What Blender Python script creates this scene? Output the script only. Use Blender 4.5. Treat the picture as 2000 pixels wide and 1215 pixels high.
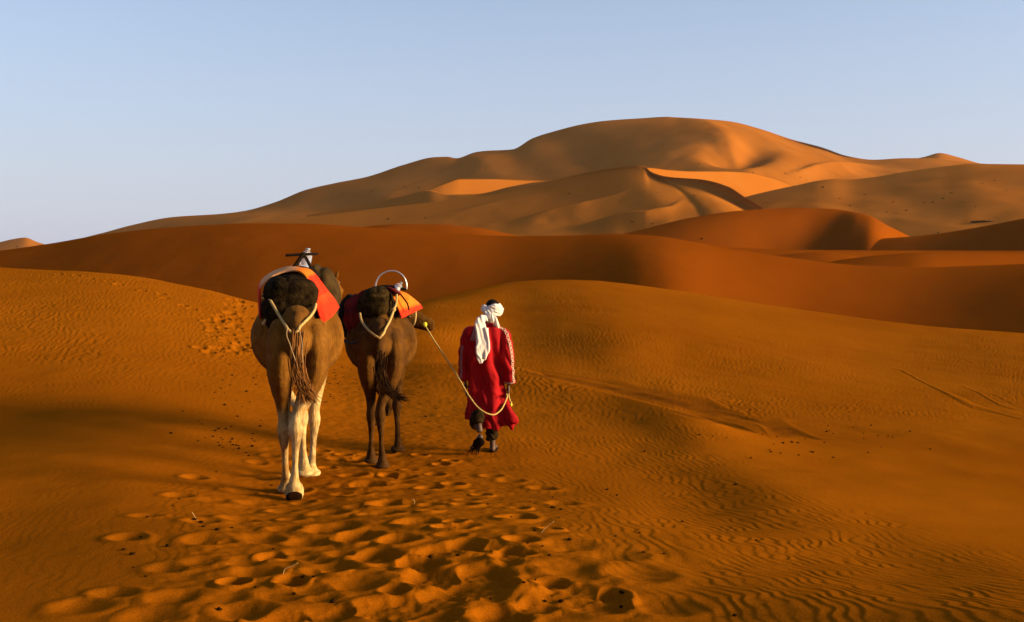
import bpy, bmesh, math, random
import numpy as np
from mathutils import Vector, Matrix

random.seed(7)
RNG = np.random.default_rng(7)
for o in list(bpy.data.objects):
    bpy.data.objects.remove(o, do_unlink=True)
scene = bpy.context.scene
COL = scene.collection
R = math.radians

# ------------------------------------------------------------------ camera
CAMZ = 1.65
F = 1944.0                       # focal length in pixels of the 2000 px wide photograph
PITCH = math.atan(107.5 / F)
cam_d = bpy.data.cameras.new('camera')
cam_d.lens = 35.0
cam_d.sensor_width = 36.0
cam_d.clip_start = 0.1
cam_d.clip_end = 20000
cam = bpy.data.objects.new('camera', cam_d)
COL.objects.link(cam)
cam.location = (0, 0, CAMZ)
cam.rotation_euler = (math.pi / 2 - PITCH, 0, 0)
scene.camera = cam

# ------------------------------------------------------------------ sky and sun
SUN_EL, SUN_ROT = 11.0, 99.0       # degrees; 90 is straight to the right of the view
world = bpy.data.worlds.new('World')
scene.world = world
world.use_nodes = True
wn = world.node_tree.nodes
wl = world.node_tree.links
bgn = wn['Background']
sky = wn.new('ShaderNodeTexSky')
sky.sky_type = 'NISHITA'
sky.sun_disc = False
sky.sun_elevation = R(SUN_EL)
sky.sun_rotation = R(SUN_ROT)
sky.altitude = 600
sky.air_density = 1.0
sky.dust_density = 1.6
sky.ozone_density = 2.2
# dusty air: the blue pales to lavender towards the horizon, all the way round
geo_w = wn.new('ShaderNodeTexCoord')
sep_w = wn.new('ShaderNodeSeparateXYZ')
wl.new(geo_w.outputs['Generated'], sep_w.inputs[0])
mr_w = wn.new('ShaderNodeMapRange')
mr_w.interpolation_type = 'SMOOTHSTEP'
mr_w.inputs['From Min'].default_value = -0.02
mr_w.inputs['From Max'].default_value = 0.42
mr_w.inputs['To Min'].default_value = 0.85
mr_w.inputs['To Max'].default_value = 0.18
wl.new(sep_w.outputs['Z'], mr_w.inputs['Value'])
mix_w = wn.new('ShaderNodeMix')
mix_w.data_type = 'RGBA'
wl.new(mr_w.outputs['Result'], mix_w.inputs['Factor'])
wl.new(sky.outputs[0], mix_w.inputs['A'])
mix_w.inputs['B'].default_value = (2.25, 2.40, 3.10, 1)
wl.new(mix_w.outputs['Result'], bgn.inputs['Color'])
bgn.inputs['Strength'].default_value = 0.10

sun_d = bpy.data.lights.new('sun', 'SUN')
sun_d.energy = 5.0
sun_d.angle = R(20.0)
sun_d.color = (1.0, 0.79, 0.46)
sun = bpy.data.objects.new('sun', sun_d)
COL.objects.link(sun)
sdir = Vector((math.sin(R(SUN_ROT)) * math.cos(R(SUN_EL)), math.cos(R(SUN_ROT)) * math.cos(R(SUN_EL)), math.sin(R(SUN_EL))))
sun.rotation_euler = sdir.to_track_quat('Z', 'Y').to_euler()
sun.location = (60, -10, 40)

scene.view_settings.view_transform = 'Standard'
scene.view_settings.look = 'None'
scene.view_settings.exposure = 1.30
scene.view_settings.gamma = 1.0
scene.view_settings.use_curve_mapping = False
scene.render.engine = 'CYCLES'

# ------------------------------------------------------------------ small helpers
CP, SP = math.cos(PITCH), math.sin(PITCH)


def W(px, py, D):
    """world point on the ray of photo pixel (px, py) at depth D metres"""
    a = (np.asarray(px, float) - 1000.0) / F
    b = (607.5 - np.asarray(py, float)) / F
    t = D / (CP + b * SP)
    return np.stack(np.broadcast_arrays(a * t, D + 0 * t, CAMZ + t * (-SP + b * CP)), -1)


def zpix(py, D):
    b = (607.5 - np.asarray(py, float)) / F
    return CAMZ + np.asarray(D, float) / (CP + b * SP) * (-SP + b * CP)


def topix(X, Y, Z):
    dz = Z - CAMZ
    dep = Y * CP - dz * SP
    up = Y * SP + dz * CP
    return 1000 + F * X / dep, 607.5 - F * up / dep


def pchip(x, y, xq):
    x = np.asarray(x, float); y = np.asarray(y, float); xq = np.asarray(xq, float)
    h = np.diff(x); d = np.diff(y) / h
    m = np.zeros_like(y)
    for i in range(1, len(x) - 1):
        if d[i - 1] * d[i] > 0:
            w1 = 2 * h[i] + h[i - 1]; w2 = h[i] + 2 * h[i - 1]
            m[i] = (w1 + w2) / (w1 / d[i - 1] + w2 / d[i])
    m[0] = d[0]; m[-1] = d[-1]
    k = np.clip(np.searchsorted(x, xq) - 1, 0, len(x) - 2)
    t = np.clip((xq - x[k]) / h[k], 0, 1)
    t2, t3 = t * t, t * t * t
    return ((2 * t3 - 3 * t2 + 1) * y[k] + (t3 - 2 * t2 + t) * h[k] * m[k] + (-2 * t3 + 3 * t2) * y[k + 1] + (t3 - t2) * h[k] * m[k + 1])


def cspline(x, y, xq):
    """smooth cubic (Catmull-Rom like, finite difference tangents)"""
    x = np.asarray(x, float); y = np.asarray(y, float); xq = np.asarray(xq, float)
    h = np.diff(x); d = np.diff(y) / h
    m = np.empty_like(y)
    m[1:-1] = (d[:-1] * h[1:] + d[1:] * h[:-1]) / (h[1:] + h[:-1])
    m[0] = d[0]; m[-1] = d[-1]
    k = np.clip(np.searchsorted(x, xq) - 1, 0, len(x) - 2)
    t = np.clip((xq - x[k]) / h[k], 0, 1)
    t2, t3 = t * t, t * t * t
    return ((2 * t3 - 3 * t2 + 1) * y[k] + (t3 - 2 * t2 + t) * h[k] * m[k] + (-2 * t3 + 3 * t2) * y[k + 1] + (t3 - t2) * h[k] * m[k + 1])


_T = RNG.random((256, 256)) * 2 - 1


def vnoise(x, y, s=0):
    x = np.asarray(x, float) + s * 17.31; y = np.asarray(y, float) + s * 9.77
    xi = np.floor(x).astype(int); yi = np.floor(y).astype(int)
    fx = x - xi; fy = y - yi
    fx = fx * fx * fx * (fx * (fx * 6 - 15) + 10); fy = fy * fy * fy * (fy * (fy * 6 - 15) + 10)
    g = lambda a, b: _T[(xi + a) & 255, (yi + b) & 255]
    return (g(0, 0) * (1 - fx) + g(1, 0) * fx) * (1 - fy) + (g(0, 1) * (1 - fx) + g(1, 1) * fx) * fy


def fbm(x, y, o=4, s=0):
    v = 0; a = 1.0; n = 0
    for i in range(o):
        v = v + a * vnoise(x * 2 ** i, y * 2 ** i, s + i * 3); n += a; a *= 0.5
    return v / n


def sstep(a, b, x):
    t = np.clip((x - a) / (b - a), 0, 1)
    return t * t * (3 - 2 * t)


def tag(o, label=None, cat=None, group=None, kind=None):
    if label: o['label'] = label
    if cat: o['category'] = cat
    if group: o['group'] = group
    if kind: o['kind'] = kind
    return o


def empty(name, loc, label, cat, group=None):
    o = bpy.data.objects.new(name, None)
    o.empty_display_size = 0.1
    COL.objects.link(o)
    o.location = loc
    return tag(o, label, cat, group)


def grid_mesh(name, V, mat, smooth=True, attrs=None):
    """V: rows x cols x 3"""
    nr, nc = V.shape[:2]
    me = bpy.data.meshes.new(name)
    me.vertices.add(nr * nc)
    me.vertices.foreach_set('co', V.reshape(-1).astype(np.float32))
    i = np.arange((nr - 1) * (nc - 1)); r = i // (nc - 1); c = i % (nc - 1)
    a = r * nc + c
    q = np.stack([a, a + 1, a + nc + 1, a + nc], -1).astype(np.int32)
    n = len(q)
    me.loops.add(n * 4); me.polygons.add(n)
    me.loops.foreach_set('vertex_index', q.reshape(-1))
    me.polygons.foreach_set('loop_start', np.arange(n, dtype=np.int32) * 4)
    me.polygons.foreach_set('loop_total', np.full(n, 4, np.int32))
    me.update(calc_edges=True)
    if smooth: me.polygons.foreach_set('use_smooth', np.ones(n, bool))
    if attrs:
        for k, v in attrs.items():
            at = me.attributes.new(k, 'FLOAT', 'POINT')
            at.data.foreach_set('value', v.reshape(-1).astype(np.float32))
    me.materials.append(mat)
    o = bpy.data.objects.new(name, me)
    COL.objects.link(o)
    return o


class MB:
    """collects pieces; build() links them as ONE mesh object"""

    def __init__(self): self.v = []; self.f = []; self.a = []

    def add(self, v, f, a=0.0):
        n = len(self.v)
        self.v += [tuple(map(float, p)) for p in v]
        self.f += [tuple(i + n for i in q) for q in f]
        self.a += list(a) if hasattr(a, '__len__') else [a] * len(v)
        return self

    def mesh(self, name, origin=(0, 0, 0)):
        me = bpy.data.meshes.new(name)
        ox, oy, oz = origin
        me.from_pydata([(x - ox, y - oy, z - oz) for x, y, z in self.v], [], self.f)
        me.update()
        if any(self.a):
            at = me.attributes.new('tone', 'FLOAT', 'POINT')
            at.data.foreach_set('value', np.array(self.a, np.float32))
        return me

    def build(self, name, mat, parent=None, origin=(0, 0, 0), smooth=True):
        me = self.mesh(name, origin)
        return link(name, me, mat, parent, origin, smooth)


def link(name, me, mat, parent=None, origin=(0, 0, 0), smooth=True):
    if smooth: me.polygons.foreach_set('use_smooth', np.ones(len(me.polygons), bool))
    me.materials.clear()
    me.materials.append(mat)
    o = bpy.data.objects.new(name, me)
    COL.objects.link(o)
    if parent:
        o.parent = parent
        o.location = Vector(origin) - parent.matrix_basis.translation if False else (0, 0, 0)
    else:
        o.location = origin
    return o


def resample(P, k=6):
    """P: N x M control rows -> smooth Catmull-Rom rows"""
    P = np.asarray(P, float)
    n = len(P)
    if n < 3: return np.array([P[0] + (P[-1] - P[0]) * t for t in np.linspace(0, 1, k + 1)])
    s = np.zeros(n)
    for i in range(1, n): s[i] = s[i - 1] + max(1e-4, np.linalg.norm(P[i, :3] - P[i - 1, :3]))
    q = np.concatenate([np.linspace(s[i], s[i + 1], k, endpoint=False) for i in range(n - 1)] + [[s[-1]]])
    return np.stack([cspline(s, P[:, j], q) for j in range(P.shape[1])], -1)


def tube(P, n=14, side=(1, 0, 0), k=6, cap=True, sm=True):
    """P rows (x, y, z, ra, rb): elliptical tube; ra along side, rb across. returns verts, faces"""
    Q = resample(P, k) if sm else np.asarray(P, float)
    C = Q[:, :3]; ra = Q[:, 3]; rb = Q[:, 4] if Q.shape[1] > 4 else Q[:, 3]
    T = np.gradient(C, axis=0)
    T /= np.linalg.norm(T, axis=1)[:, None] + 1e-9
    sd = np.asarray(side, float)
    V = []; Fc = []
    prev = None
    for i in range(len(C)):
        ref = sd if prev is None else prev
        a = ref - T[i] * np.dot(ref, T[i])
        if np.linalg.norm(a) < 1e-3:
            a = np.cross(T[i], (0, 0.3, 1))
        a /= np.linalg.norm(a)
        prev = a
        b = np.cross(T[i], a)
        for j in range(n):
            th = 2 * math.pi * j / n
            V.append(C[i] + a * ra[i] * math.cos(th) + b * rb[i] * math.sin(th))
    m = len(C)
    for i in range(m - 1):
        for j in range(n):
            Fc.append((i * n + j, i * n + (j + 1) % n, (i + 1) * n + (j + 1) % n, (i + 1) * n + j))
    if cap:
        V.append(C[0]); V.append(C[-1])
        for j in range(n):
            Fc.append((m * n, (j + 1) % n, j))
            Fc.append((m * n + 1, (m - 1) * n + j, (m - 1) * n + (j + 1) % n))
    return V, Fc


def rope_tube(pts, r, n=7, k=8):
    return tube([tuple(p) + (r, r) for p in pts], n=n, k=k, side=(0.3, 0.9, 0.2))


def ellipsoid(c, r, nu=18, nv=12, e=2.0, rot=None):
    V = []; Fc = []
    for i in range(nv + 1):
        ph = -math.pi / 2 + math.pi * i / nv
        for j in range(nu):
            th = 2 * math.pi * j / nu
            d = np.array([math.cos(ph) * math.cos(th), math.cos(ph) * math.sin(th), math.sin(ph)])
            L = (abs(d[0]) ** e + abs(d[1]) ** e + abs(d[2]) ** e) ** (1 / e)
            p = d / L * np.array(r)
            if rot is not None: p = np.array(rot) @ p
            V.append(np.array(c) + p)
    for i in range(nv):
        for j in range(nu):
            Fc.append((i * nu + j, i * nu + (j + 1) % nu, (i + 1) * nu + (j + 1) % nu, (i + 1) * nu + j))
    return V, Fc


def fuse(mb, name, voxel, smooth_it=6, factor=0.5):
    """union of closed pieces -> one continuous surface"""
    me = mb.mesh(name + '_raw')
    o = bpy.data.objects.new(name + '_raw', me)
    COL.objects.link(o)
    r = o.modifiers.new('r', 'REMESH'); r.mode = 'VOXEL'; r.voxel_size = voxel; r.use_smooth_shade = True
    if smooth_it:
        s = o.modifiers.new('s', 'SMOOTH'); s.factor = factor; s.iterations = smooth_it
    dg = bpy.context.evaluated_depsgraph_get()
    out = bpy.data.meshes.new_from_object(o.evaluated_get(dg))
    bpy.data.objects.remove(o, do_unlink=True)
    bpy.data.meshes.remove(me)
    out.name = name
    return out


def warp_mesh(me, fn):
    n = len(me.vertices)
    co = np.empty(n * 3, np.float32); me.vertices.foreach_get('co', co)
    co = co.reshape(-1, 3)
    no = np.empty(n * 3, np.float32); me.vertices.foreach_get('normal', no)
    co2 = fn(co.astype(float), no.reshape(-1, 3).astype(float))
    me.vertices.foreach_set('co', co2.reshape(-1).astype(np.float32))
    me.update()


# ------------------------------------------------------------------ materials
def newmat(name):
    m = bpy.data.materials.new(name)
    m.use_nodes = True
    nt = m.node_tree
    return m, nt, nt.nodes, nt.links, nt.nodes['Principled BSDF']


def lin(c):
    return tuple(((x / 255) / 12.92 if x / 255 <= 0.04045 else ((x / 255 + 0.055) / 1.055) ** 2.4) for x in c) + (1,)


def noise_col(nt, c1, c2, scale, detail=4, vec=None, lo=0.35, hi=0.65):
    N, L = nt.nodes, nt.links
    t = N.new('ShaderNodeTexNoise'); t.inputs['Scale'].default_value = scale; t.inputs['Detail'].default_value = detail
    if vec is not None: L.new(vec, t.inputs['Vector'])
    r = N.new('ShaderNodeValToRGB')
    r.color_ramp.elements[0].position = lo; r.color_ramp.elements[1].position = hi
    r.color_ramp.elements[0].color = c1; r.color_ramp.elements[1].color = c2
    L.new(t.outputs['Fac'], r.inputs['Fac'])
    return r.outputs['Color'], t.outputs['Fac']


def sand_mat(name, c1, c2, ripple=None, grain=True, speck=0.0, big=0.12):
    m, nt, N, L, P = newmat(name)
    geo = N.new('ShaderNodeNewGeometry')
    col, _ = noise_col(nt, c1, c2, big, 5, geo.outputs['Position'])
    if grain:
        t = N.new('ShaderNodeTexNoise'); t.inputs['Scale'].default_value = 90; t.inputs['Detail'].default_value = 3
        L.new(geo.outputs['Position'], t.inputs['Vector'])
        mp = N.new('ShaderNodeMapRange'); mp.inputs['From Min'].default_value = 0.3; mp.inputs['From Max'].default_value = 0.7
        mp.inputs['To Min'].default_value = 0.82; mp.inputs['To Max'].default_value = 1.18
        L.new(t.outputs['Fac'], mp.inputs['Value'])
        mx = N.new('ShaderNodeMix'); mx.data_type = 'RGBA'; mx.blend_type = 'MULTIPLY'; mx.inputs['Factor'].default_value = 1
        L.new(col, mx.inputs['A']); L.new(mp.outputs['Result'], mx.inputs['B'])
        col = mx.outputs['Result']
    at = N.new('ShaderNodeAttribute'); at.attribute_name = 'stain'
    mx2 = N.new('ShaderNodeMix'); mx2.data_type = 'RGBA'; mx2.blend_type = 'MIX'
    L.new(at.outputs['Fac'], mx2.inputs['Factor']); L.new(col, mx2.inputs['A'])
    mx2.inputs['B'].default_value = (0.085, 0.024, 0.0022, 1)
    L.new(mx2.outputs['Result'], P.inputs['Base Color'])
    P.inputs['Roughness'].default_value = 0.95
    P.inputs['Specular IOR Level'].default_value = 0.0
    bt = N.new('ShaderNodeTexNoise'); bt.inputs['Scale'].default_value = 60 if grain else 0.8; bt.inputs['Detail'].default_value = 5
    L.new(geo.outputs['Position'], bt.inputs['Vector'])
    bp = N.new('ShaderNodeBump'); bp.inputs['Strength'].default_value = 0.35 if grain else 0.25
    bp.inputs['Distance'].default_value = 0.006 if grain else 0.25
    L.new(bt.outputs['Fac'], bp.inputs['Height'])
    L.new(bp.outputs['Normal'], P.inputs['Normal'])
    return m


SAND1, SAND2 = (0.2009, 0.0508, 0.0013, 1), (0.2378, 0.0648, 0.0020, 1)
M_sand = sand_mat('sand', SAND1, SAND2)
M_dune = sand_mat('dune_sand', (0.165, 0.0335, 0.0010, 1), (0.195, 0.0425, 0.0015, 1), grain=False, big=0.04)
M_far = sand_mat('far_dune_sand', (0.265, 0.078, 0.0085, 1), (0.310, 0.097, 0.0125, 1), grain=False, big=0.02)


def simple(name, c1, c2, scale=30, rough=0.85, bump=0.0, bscale=80, spec=0.2, sheen=0.0, dist=0.01):
    m, nt, N, L, P = newmat(name)
    tc = N.new('ShaderNodeTexCoord')
    col, _ = noise_col(nt, c1, c2, scale, 5, tc.outputs['Object'])
    L.new(col, P.inputs['Base Color'])
    P.inputs['Roughness'].default_value = rough
    P.inputs['Specular IOR Level'].default_value = spec
    if sheen:
        P.inputs['Sheen Weight'].default_value = sheen
    if bump:
        t = N.new('ShaderNodeTexNoise'); t.inputs['Scale'].default_value = bscale; t.inputs['Detail'].default_value = 4
        L.new(tc.outputs['Object'], t.inputs['Vector'])
        b = N.new('ShaderNodeBump'); b.inputs['Strength'].default_value = bump; b.inputs['Distance'].default_value = dist
        L.new(t.outputs['Fac'], b.inputs['Height']); L.new(b.outputs['Normal'], P.inputs['Normal'])
    return m


# ------------------------------------------------------------------ terrain: the sand the caravan walks on
# stations across the picture: each a profile of (depth, photo row) from the near edge to the crest of the nearest dunes
ST = {
    -500: [(4.6, 1215), (6.4, 1065), (9, 905), (12, 775), (16, 670), (20, 600), (23, 560), (26, 530), (29, 508), (32, 492)],
    0:    [(4.6, 1215), (6.4, 1062), (9, 912), (12, 790), (16, 692), (20, 622), (23, 587), (26, 558), (29, 537), (32, 522)],
    250:  [(4.6, 1215), (6.4, 1048), (9, 918), (12, 805), (16, 712), (20, 644), (23, 606), (26, 577), (29, 554), (31, 539)],
    400:  [(4.6, 1215), (6.4, 1046), (9, 938), (12, 822), (16, 735), (20, 671), (23, 633), (26, 604), (29, 581), (31, 565)],
    520:  [(4.6, 1215), (6.4, 1052), (9, 957), (12, 840), (16, 757), (20, 698), (23, 663), (26, 635), (29, 613), (31, 597)],
    700:  [(4.6, 1215), (6.4, 1050), (9, 958), (12, 865), (16, 785), (20, 730), (23, 702), (26, 675), (30, 650), (35, 624)],
    850:  [(4.6, 1215), (6.4, 1046), (9, 956), (12, 870), (16, 788), (20, 722), (23, 702), (27, 670), (33, 628), (41, 584)],
    1000: [(4.6, 1215), (6.4, 1045), (9, 958), (12, 873), (16, 788), (20, 718), (23, 727), (28, 688), (36, 612), (45, 552)],
    1100: [(4.6, 1215), (6.35, 1052), (8.7, 967), (11.5, 890), (15, 808), (18.2, 745), (21, 756), (26.5, 700), (35, 614), (46, 546)],
    1200: [(4.6, 1215), (6.3, 1060), (8.5, 975), (11, 905), (14, 830), (16.5, 773), (19.5, 785), (25, 712), (34, 620), (46, 552)],
    1350: [(4.6, 1215), (6.2, 1075), (8, 1002), (10, 934), (12, 872), (14, 815), (17, 826), (24, 735), (34, 635), (45, 573)],
    1500: [(4.5, 1215), (6, 1095), (7.3, 1029), (8.7, 964), (10.8, 909), (13, 865), (17, 828), (24, 745), (34, 655), (44, 597)],
    1750: [(4.3, 1215), (5.3, 1145), (6.4, 1088), (7.5, 1028), (9.5, 965), (12, 910), (17, 840), (24, 765), (33, 690), (42, 632)],
    2000: [(4.1, 1215), (4.8, 1165), (5.6, 1125), (6.5, 1085), (8.5, 1015), (11, 950), (16, 865), (23, 785), (31, 710), (40, 654)],
    2500: [(3.9, 1215), (4.4, 1190), (5, 1160), (5.7, 1135), (7.5, 1060), (10, 990), (15, 890), (22, 800), (30, 725), (38, 672)],
}
sx = sorted(ST)
SD = np.array([[n[0] for n in ST[x]] for x in sx]); SZ = np.array([[zpix(n[1], n[0]) for n in ST[x]] for x in sx])
NCF = 1150
cols = np.concatenate([np.linspace(-1800, -140, 40, endpoint=False), np.linspace(-140, 2140, NCF), np.linspace(2150, 4200, 40)])
cq = np.clip(cols, -500, 2500)
ND = np.stack([cspline(sx, SD[:, i], cq) for i in range(10)], -1)
NZ = np.stack([cspline(sx, SZ[:, i], cq) for i in range(10)], -1)
rows = np.concatenate([np.linspace(0.4, 2.9, 14), np.geomspace(3.0, 14, 520), np.geomspace(14.03, 50, 280), np.linspace(50.5, 95, 40)])
U = (cols - 1000) / F / CP
G = np.zeros((len(rows), len(cols)))
for j in range(len(cols)):
    d = np.concatenate([[0.0, 2.5], ND[j], [ND[j, -1] + 9, ND[j, -1] + 22, 120]])
    z = np.concatenate([[0.02, 0.0], NZ[j], [NZ[j, -1] - 1.3, NZ[j, -1] - 5.0, -6.5]])
    G[:, j] = pchip(d, z, rows)
YY = np.repeat(rows[:, None], len(cols), 1)
XX = YY * U[None, :]
BASE = G.copy()
PXX, PYY = topix(XX, YY, BASE)
near = 1 - sstep(46, 52, YY)
# gentle unevenness
G += near * (0.035 * fbm(XX * 0.35, YY * 0.35, 3, 1) * sstep(4, 9, YY) + 0.016 * fbm(XX * 1.1, YY * 1.1, 3, 5))
# the trodden trail
tl = np.interp(PYY, [590, 700, 800, 900, 1000, 1215], [510, 530, 520, 470, 400, 250])
tr = np.interp(PYY, [590, 700, 800, 900, 1000, 1215], [720, 830, 900, 960, 1080, 1330])
trail = sstep(tl - 60, tl + 60, PXX) * (1 - sstep(tr - 80, tr + 90, PXX)) * sstep(560, 640, PYY)
G += trail * near * (0.010 * fbm(XX * 4, YY * 4, 3, 11) + 0.006 * fbm(XX * 11, YY * 11, 2, 21) * (YY < 20))
# wind-made steps lying across the near trail and to its right
G += sstep(930, 1030, PYY) * sstep(900, 1040, PXX) * (1 - sstep(1450, 1640, PXX)) * 0.016 * fbm(XX * 1.3, YY * 4.2 + XX * 0.6, 3, 33)
# ripples
wx = 0.26 * fbm(XX * 0.9, YY * 0.9, 3, 41) + 0.075 * fbm(XX * 4.5, YY * 4.5, 2, 47)
lam = 0.085 + 0.0022 * np.clip(YY - 8, 0, 24)
ph = 2 * np.pi / 0.085 * (XX + 0.18 * YY + wx)
ph_far = 2 * np.pi / 0.125 * (XX + 0.10 * YY + 1.2 * wx)
rip = np.sin(ph + 0.5 * np.sin(ph)) * (1 - sstep(13, 18, YY)) * 0.0017 * (0.55 + 0.75 * sstep(-0.3, 0.35, fbm(XX * 6, YY * 4, 2, 88)))
rip += np.sin(ph_far + 0.5 * np.sin(ph_far)) * sstep(13, 18, YY) * 0.0055
pat = 0.45 + 0.55 * sstep(-0.25, 0.25, fbm(XX * 0.5, YY * 0.3, 3, 61))
rmask = pat * (1 - 0.9 * trail) * (1 - 0.75 * sstep(500, 250, PXX) * sstep(700, 820, PYY))
valley = sstep(1330, 1500, PXX) * sstep(800, 850, PYY) * (PYY < np.interp(PXX, [1010, 1200, 1400, 1600, 1800, 2000], [870, 890, 930, 975, 1030, 1085]))
rmask *= (1 - 0.8 * valley)
rmask *= 1 - sstep(40, 46, YY)
G += rip * rmask * near
# vehicle ruts at the foot of the right-hand slope
stain = np.zeros_like(G)
RUTS = [([1000, 1080, 1160, 1240, 1320, 1400, 1480, 1540, 1590, 1620], [724, 736, 752, 768, 783, 803, 824, 840, 853, 858], 8, 0.014, .8),
        ([1040, 1160, 1240, 1320, 1420, 1500], [722, 742, 757, 772, 800, 822], 5, 0.010, .5),
        ([1300, 1350, 1400, 1450, 1490], [803, 814, 824, 835, 846], 6, 0.010, .7),
        ([1690, 1760, 1830, 1900, 2010], [706, 722, 760, 793, 822], 3, -0.014, .0),
        ([1920, 1950, 1975, 2010], [762, 775, 788, 798], 3, -0.014, .0),
        ([1860, 1900, 1950, 2010], [742, 762, 790, 806], 3, -0.012, .0)]
for rx, ry, wd, dp, stn in RUTS:
    yy = np.interp(PXX, rx, ry)
    w = wd * (0.7 + 0.5 * vnoise(PXX * 0.02, PYY * 0.0, 5)) * np.interp(PXX, [rx[0], rx[0] + 150, rx[-1] - 120, rx[-1]], [0.45, 0.8, 1.3, 0.15])
    on = sstep(rx[0] - 5, rx[0] + 40, PXX) * (1 - sstep(rx[-1] - 40, rx[-1] + 5, PXX)) * (YY > 12)
    d = (PYY - yy) / np.maximum(w, 1)
    g = np.exp(-d * d)
    if stn: G -= on * np.exp(-(d * 0.6) ** 2) * rip * rmask * near * 0.8 * (on > 0)
    G += on * dp * (0.5 * np.exp(-((d - 1.7) / 0.7) ** 2) + 0.4 * np.exp(-((d + 1.7) / 0.7) ** 2) - g)
    stain = np.maximum(stain, on * g * stn * (0.75 + 0.5 * fbm(PXX * 0.03, PYY * 0.2, 3, 7)))


def gz(X, Y):
    X = np.asarray(X, float); Y = np.asarray(Y, float)
    r = np.interp(Y, rows, np.arange(len(rows))); c = np.interp((X / Y) * F * CP + 1000, cols, np.arange(len(cols)))
    r0 = np.clip(np.floor(r).astype(int), 0, len(rows) - 2); c0 = np.clip(np.floor(c).astype(int), 0, len(cols) - 2)
    fr = r - r0; fc = c - c0
    return (G[r0, c0] * (1 - fr) + G[r0 + 1, c0] * fr) * (1 - fc) + (G[r0, c0 + 1] * (1 - fr) + G[r0 + 1, c0 + 1] * fr) * fc


def ground_at(px, py):
    """first ground point under a photo pixel of the near sand"""
    for D in np.geomspace(3.5, 46, 700):
        p = W(px, py, D)
        if p[2] <= gz(p[0], p[1]): return p
    return W(px, py, 44.0)


# footprints: (photo x, photo y, half width in metres, depth, fresh 0..1)
PRINTS = []
fresh = [(1012, 1011, 38), (1011, 994, 18), (1073, 1035, 22), (1020, 1056, 35), (1022, 1081, 24), (905, 985, 30), (838, 955, 22),
         (850, 928, 18), (862, 908, 18), (940, 968, 15), (818, 1022, 45), (757, 984, 34), (722, 947, 40), (690, 930, 28), (700, 967, 28),
         (745, 1003, 40), (910, 1065, 48), (862, 1076, 55), (780, 1057, 42), (945, 1122, 60), (930, 1142, 70), (850, 1130, 58),
         (1110, 1158, 72), (1172, 1188, 66), (1050, 1186, 50), (780, 1188, 80), (1195, 1163, 34), (980, 1206, 60), (650, 1031, 55),
         (640, 1003, 40), (860, 1170, 60), (700, 1050, 44), (735, 1085, 46), (820, 1100, 50), (990, 1090, 34), (1080, 1140, 40), (900, 1030, 26),
         (800, 920, 18), (760, 930, 20), (690, 905, 18), (640, 915, 18), (672, 890, 15), (820, 890, 14), (880, 900, 12)]
for x, y, w in fresh: PRINTS.append((x, y, w, 1.0))
old = [(400, 1055, 46), (398, 1018, 38), (470, 1016, 40), (395, 1095, 42), (485, 1100, 46), (510, 1055, 50), (345, 1168, 56), (500, 1118, 50),
       (590, 1090, 46), (440, 1168, 60), (610, 1150, 60), (420, 978, 30), (470, 962, 30), (500, 985, 34), (555, 1000, 34), (520, 935, 26), (560, 1035, 40),
       (600, 1060, 42), (660, 1110, 54), (560, 1160, 60), (700, 1140, 60), (480, 1200, 70), (640, 1200, 70), (330, 1110, 44), (250, 1052, 40), (225, 1160, 50),
       (285, 1008, 30), (350, 968, 28), (380, 933, 24), (505, 905, 20), (530, 890, 16), (580, 905, 18), (610, 890, 16), (300, 1205, 60), (160, 1185, 60),
       (1120, 1065, 60), (1200, 1085, 60), (1120, 1110, 70), (1250, 1120, 70), (1060, 955, 30), (1100, 985, 36), (1000, 940, 26), (960, 930, 22), (1300, 1190, 70)]
for x, y, w in old: PRINTS.append((x, y, w, 0.0))
rs = np.random.default_rng(23)
n = 0
while n < 80:
    y = 870 + 345 * rs.random() ** 0.9
    l = np.interp(y, [870, 1000, 1215], [500, 390, 250]); r_ = np.interp(y, [870, 1000, 1215], [930, 1040, 1180])
    x = l + (r_ - l) * (0.5 + 0.5 * (rs.random() + rs.random() - 1))
    D = 4.6 + (1215 - y) / 345 * 6
    PRINTS.append((x, y, (0.07 + 0.06 * rs.random()) * F / D, 0.25 * rs.random() if rs.random() < .7 else 0.8))
    n += 1
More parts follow.
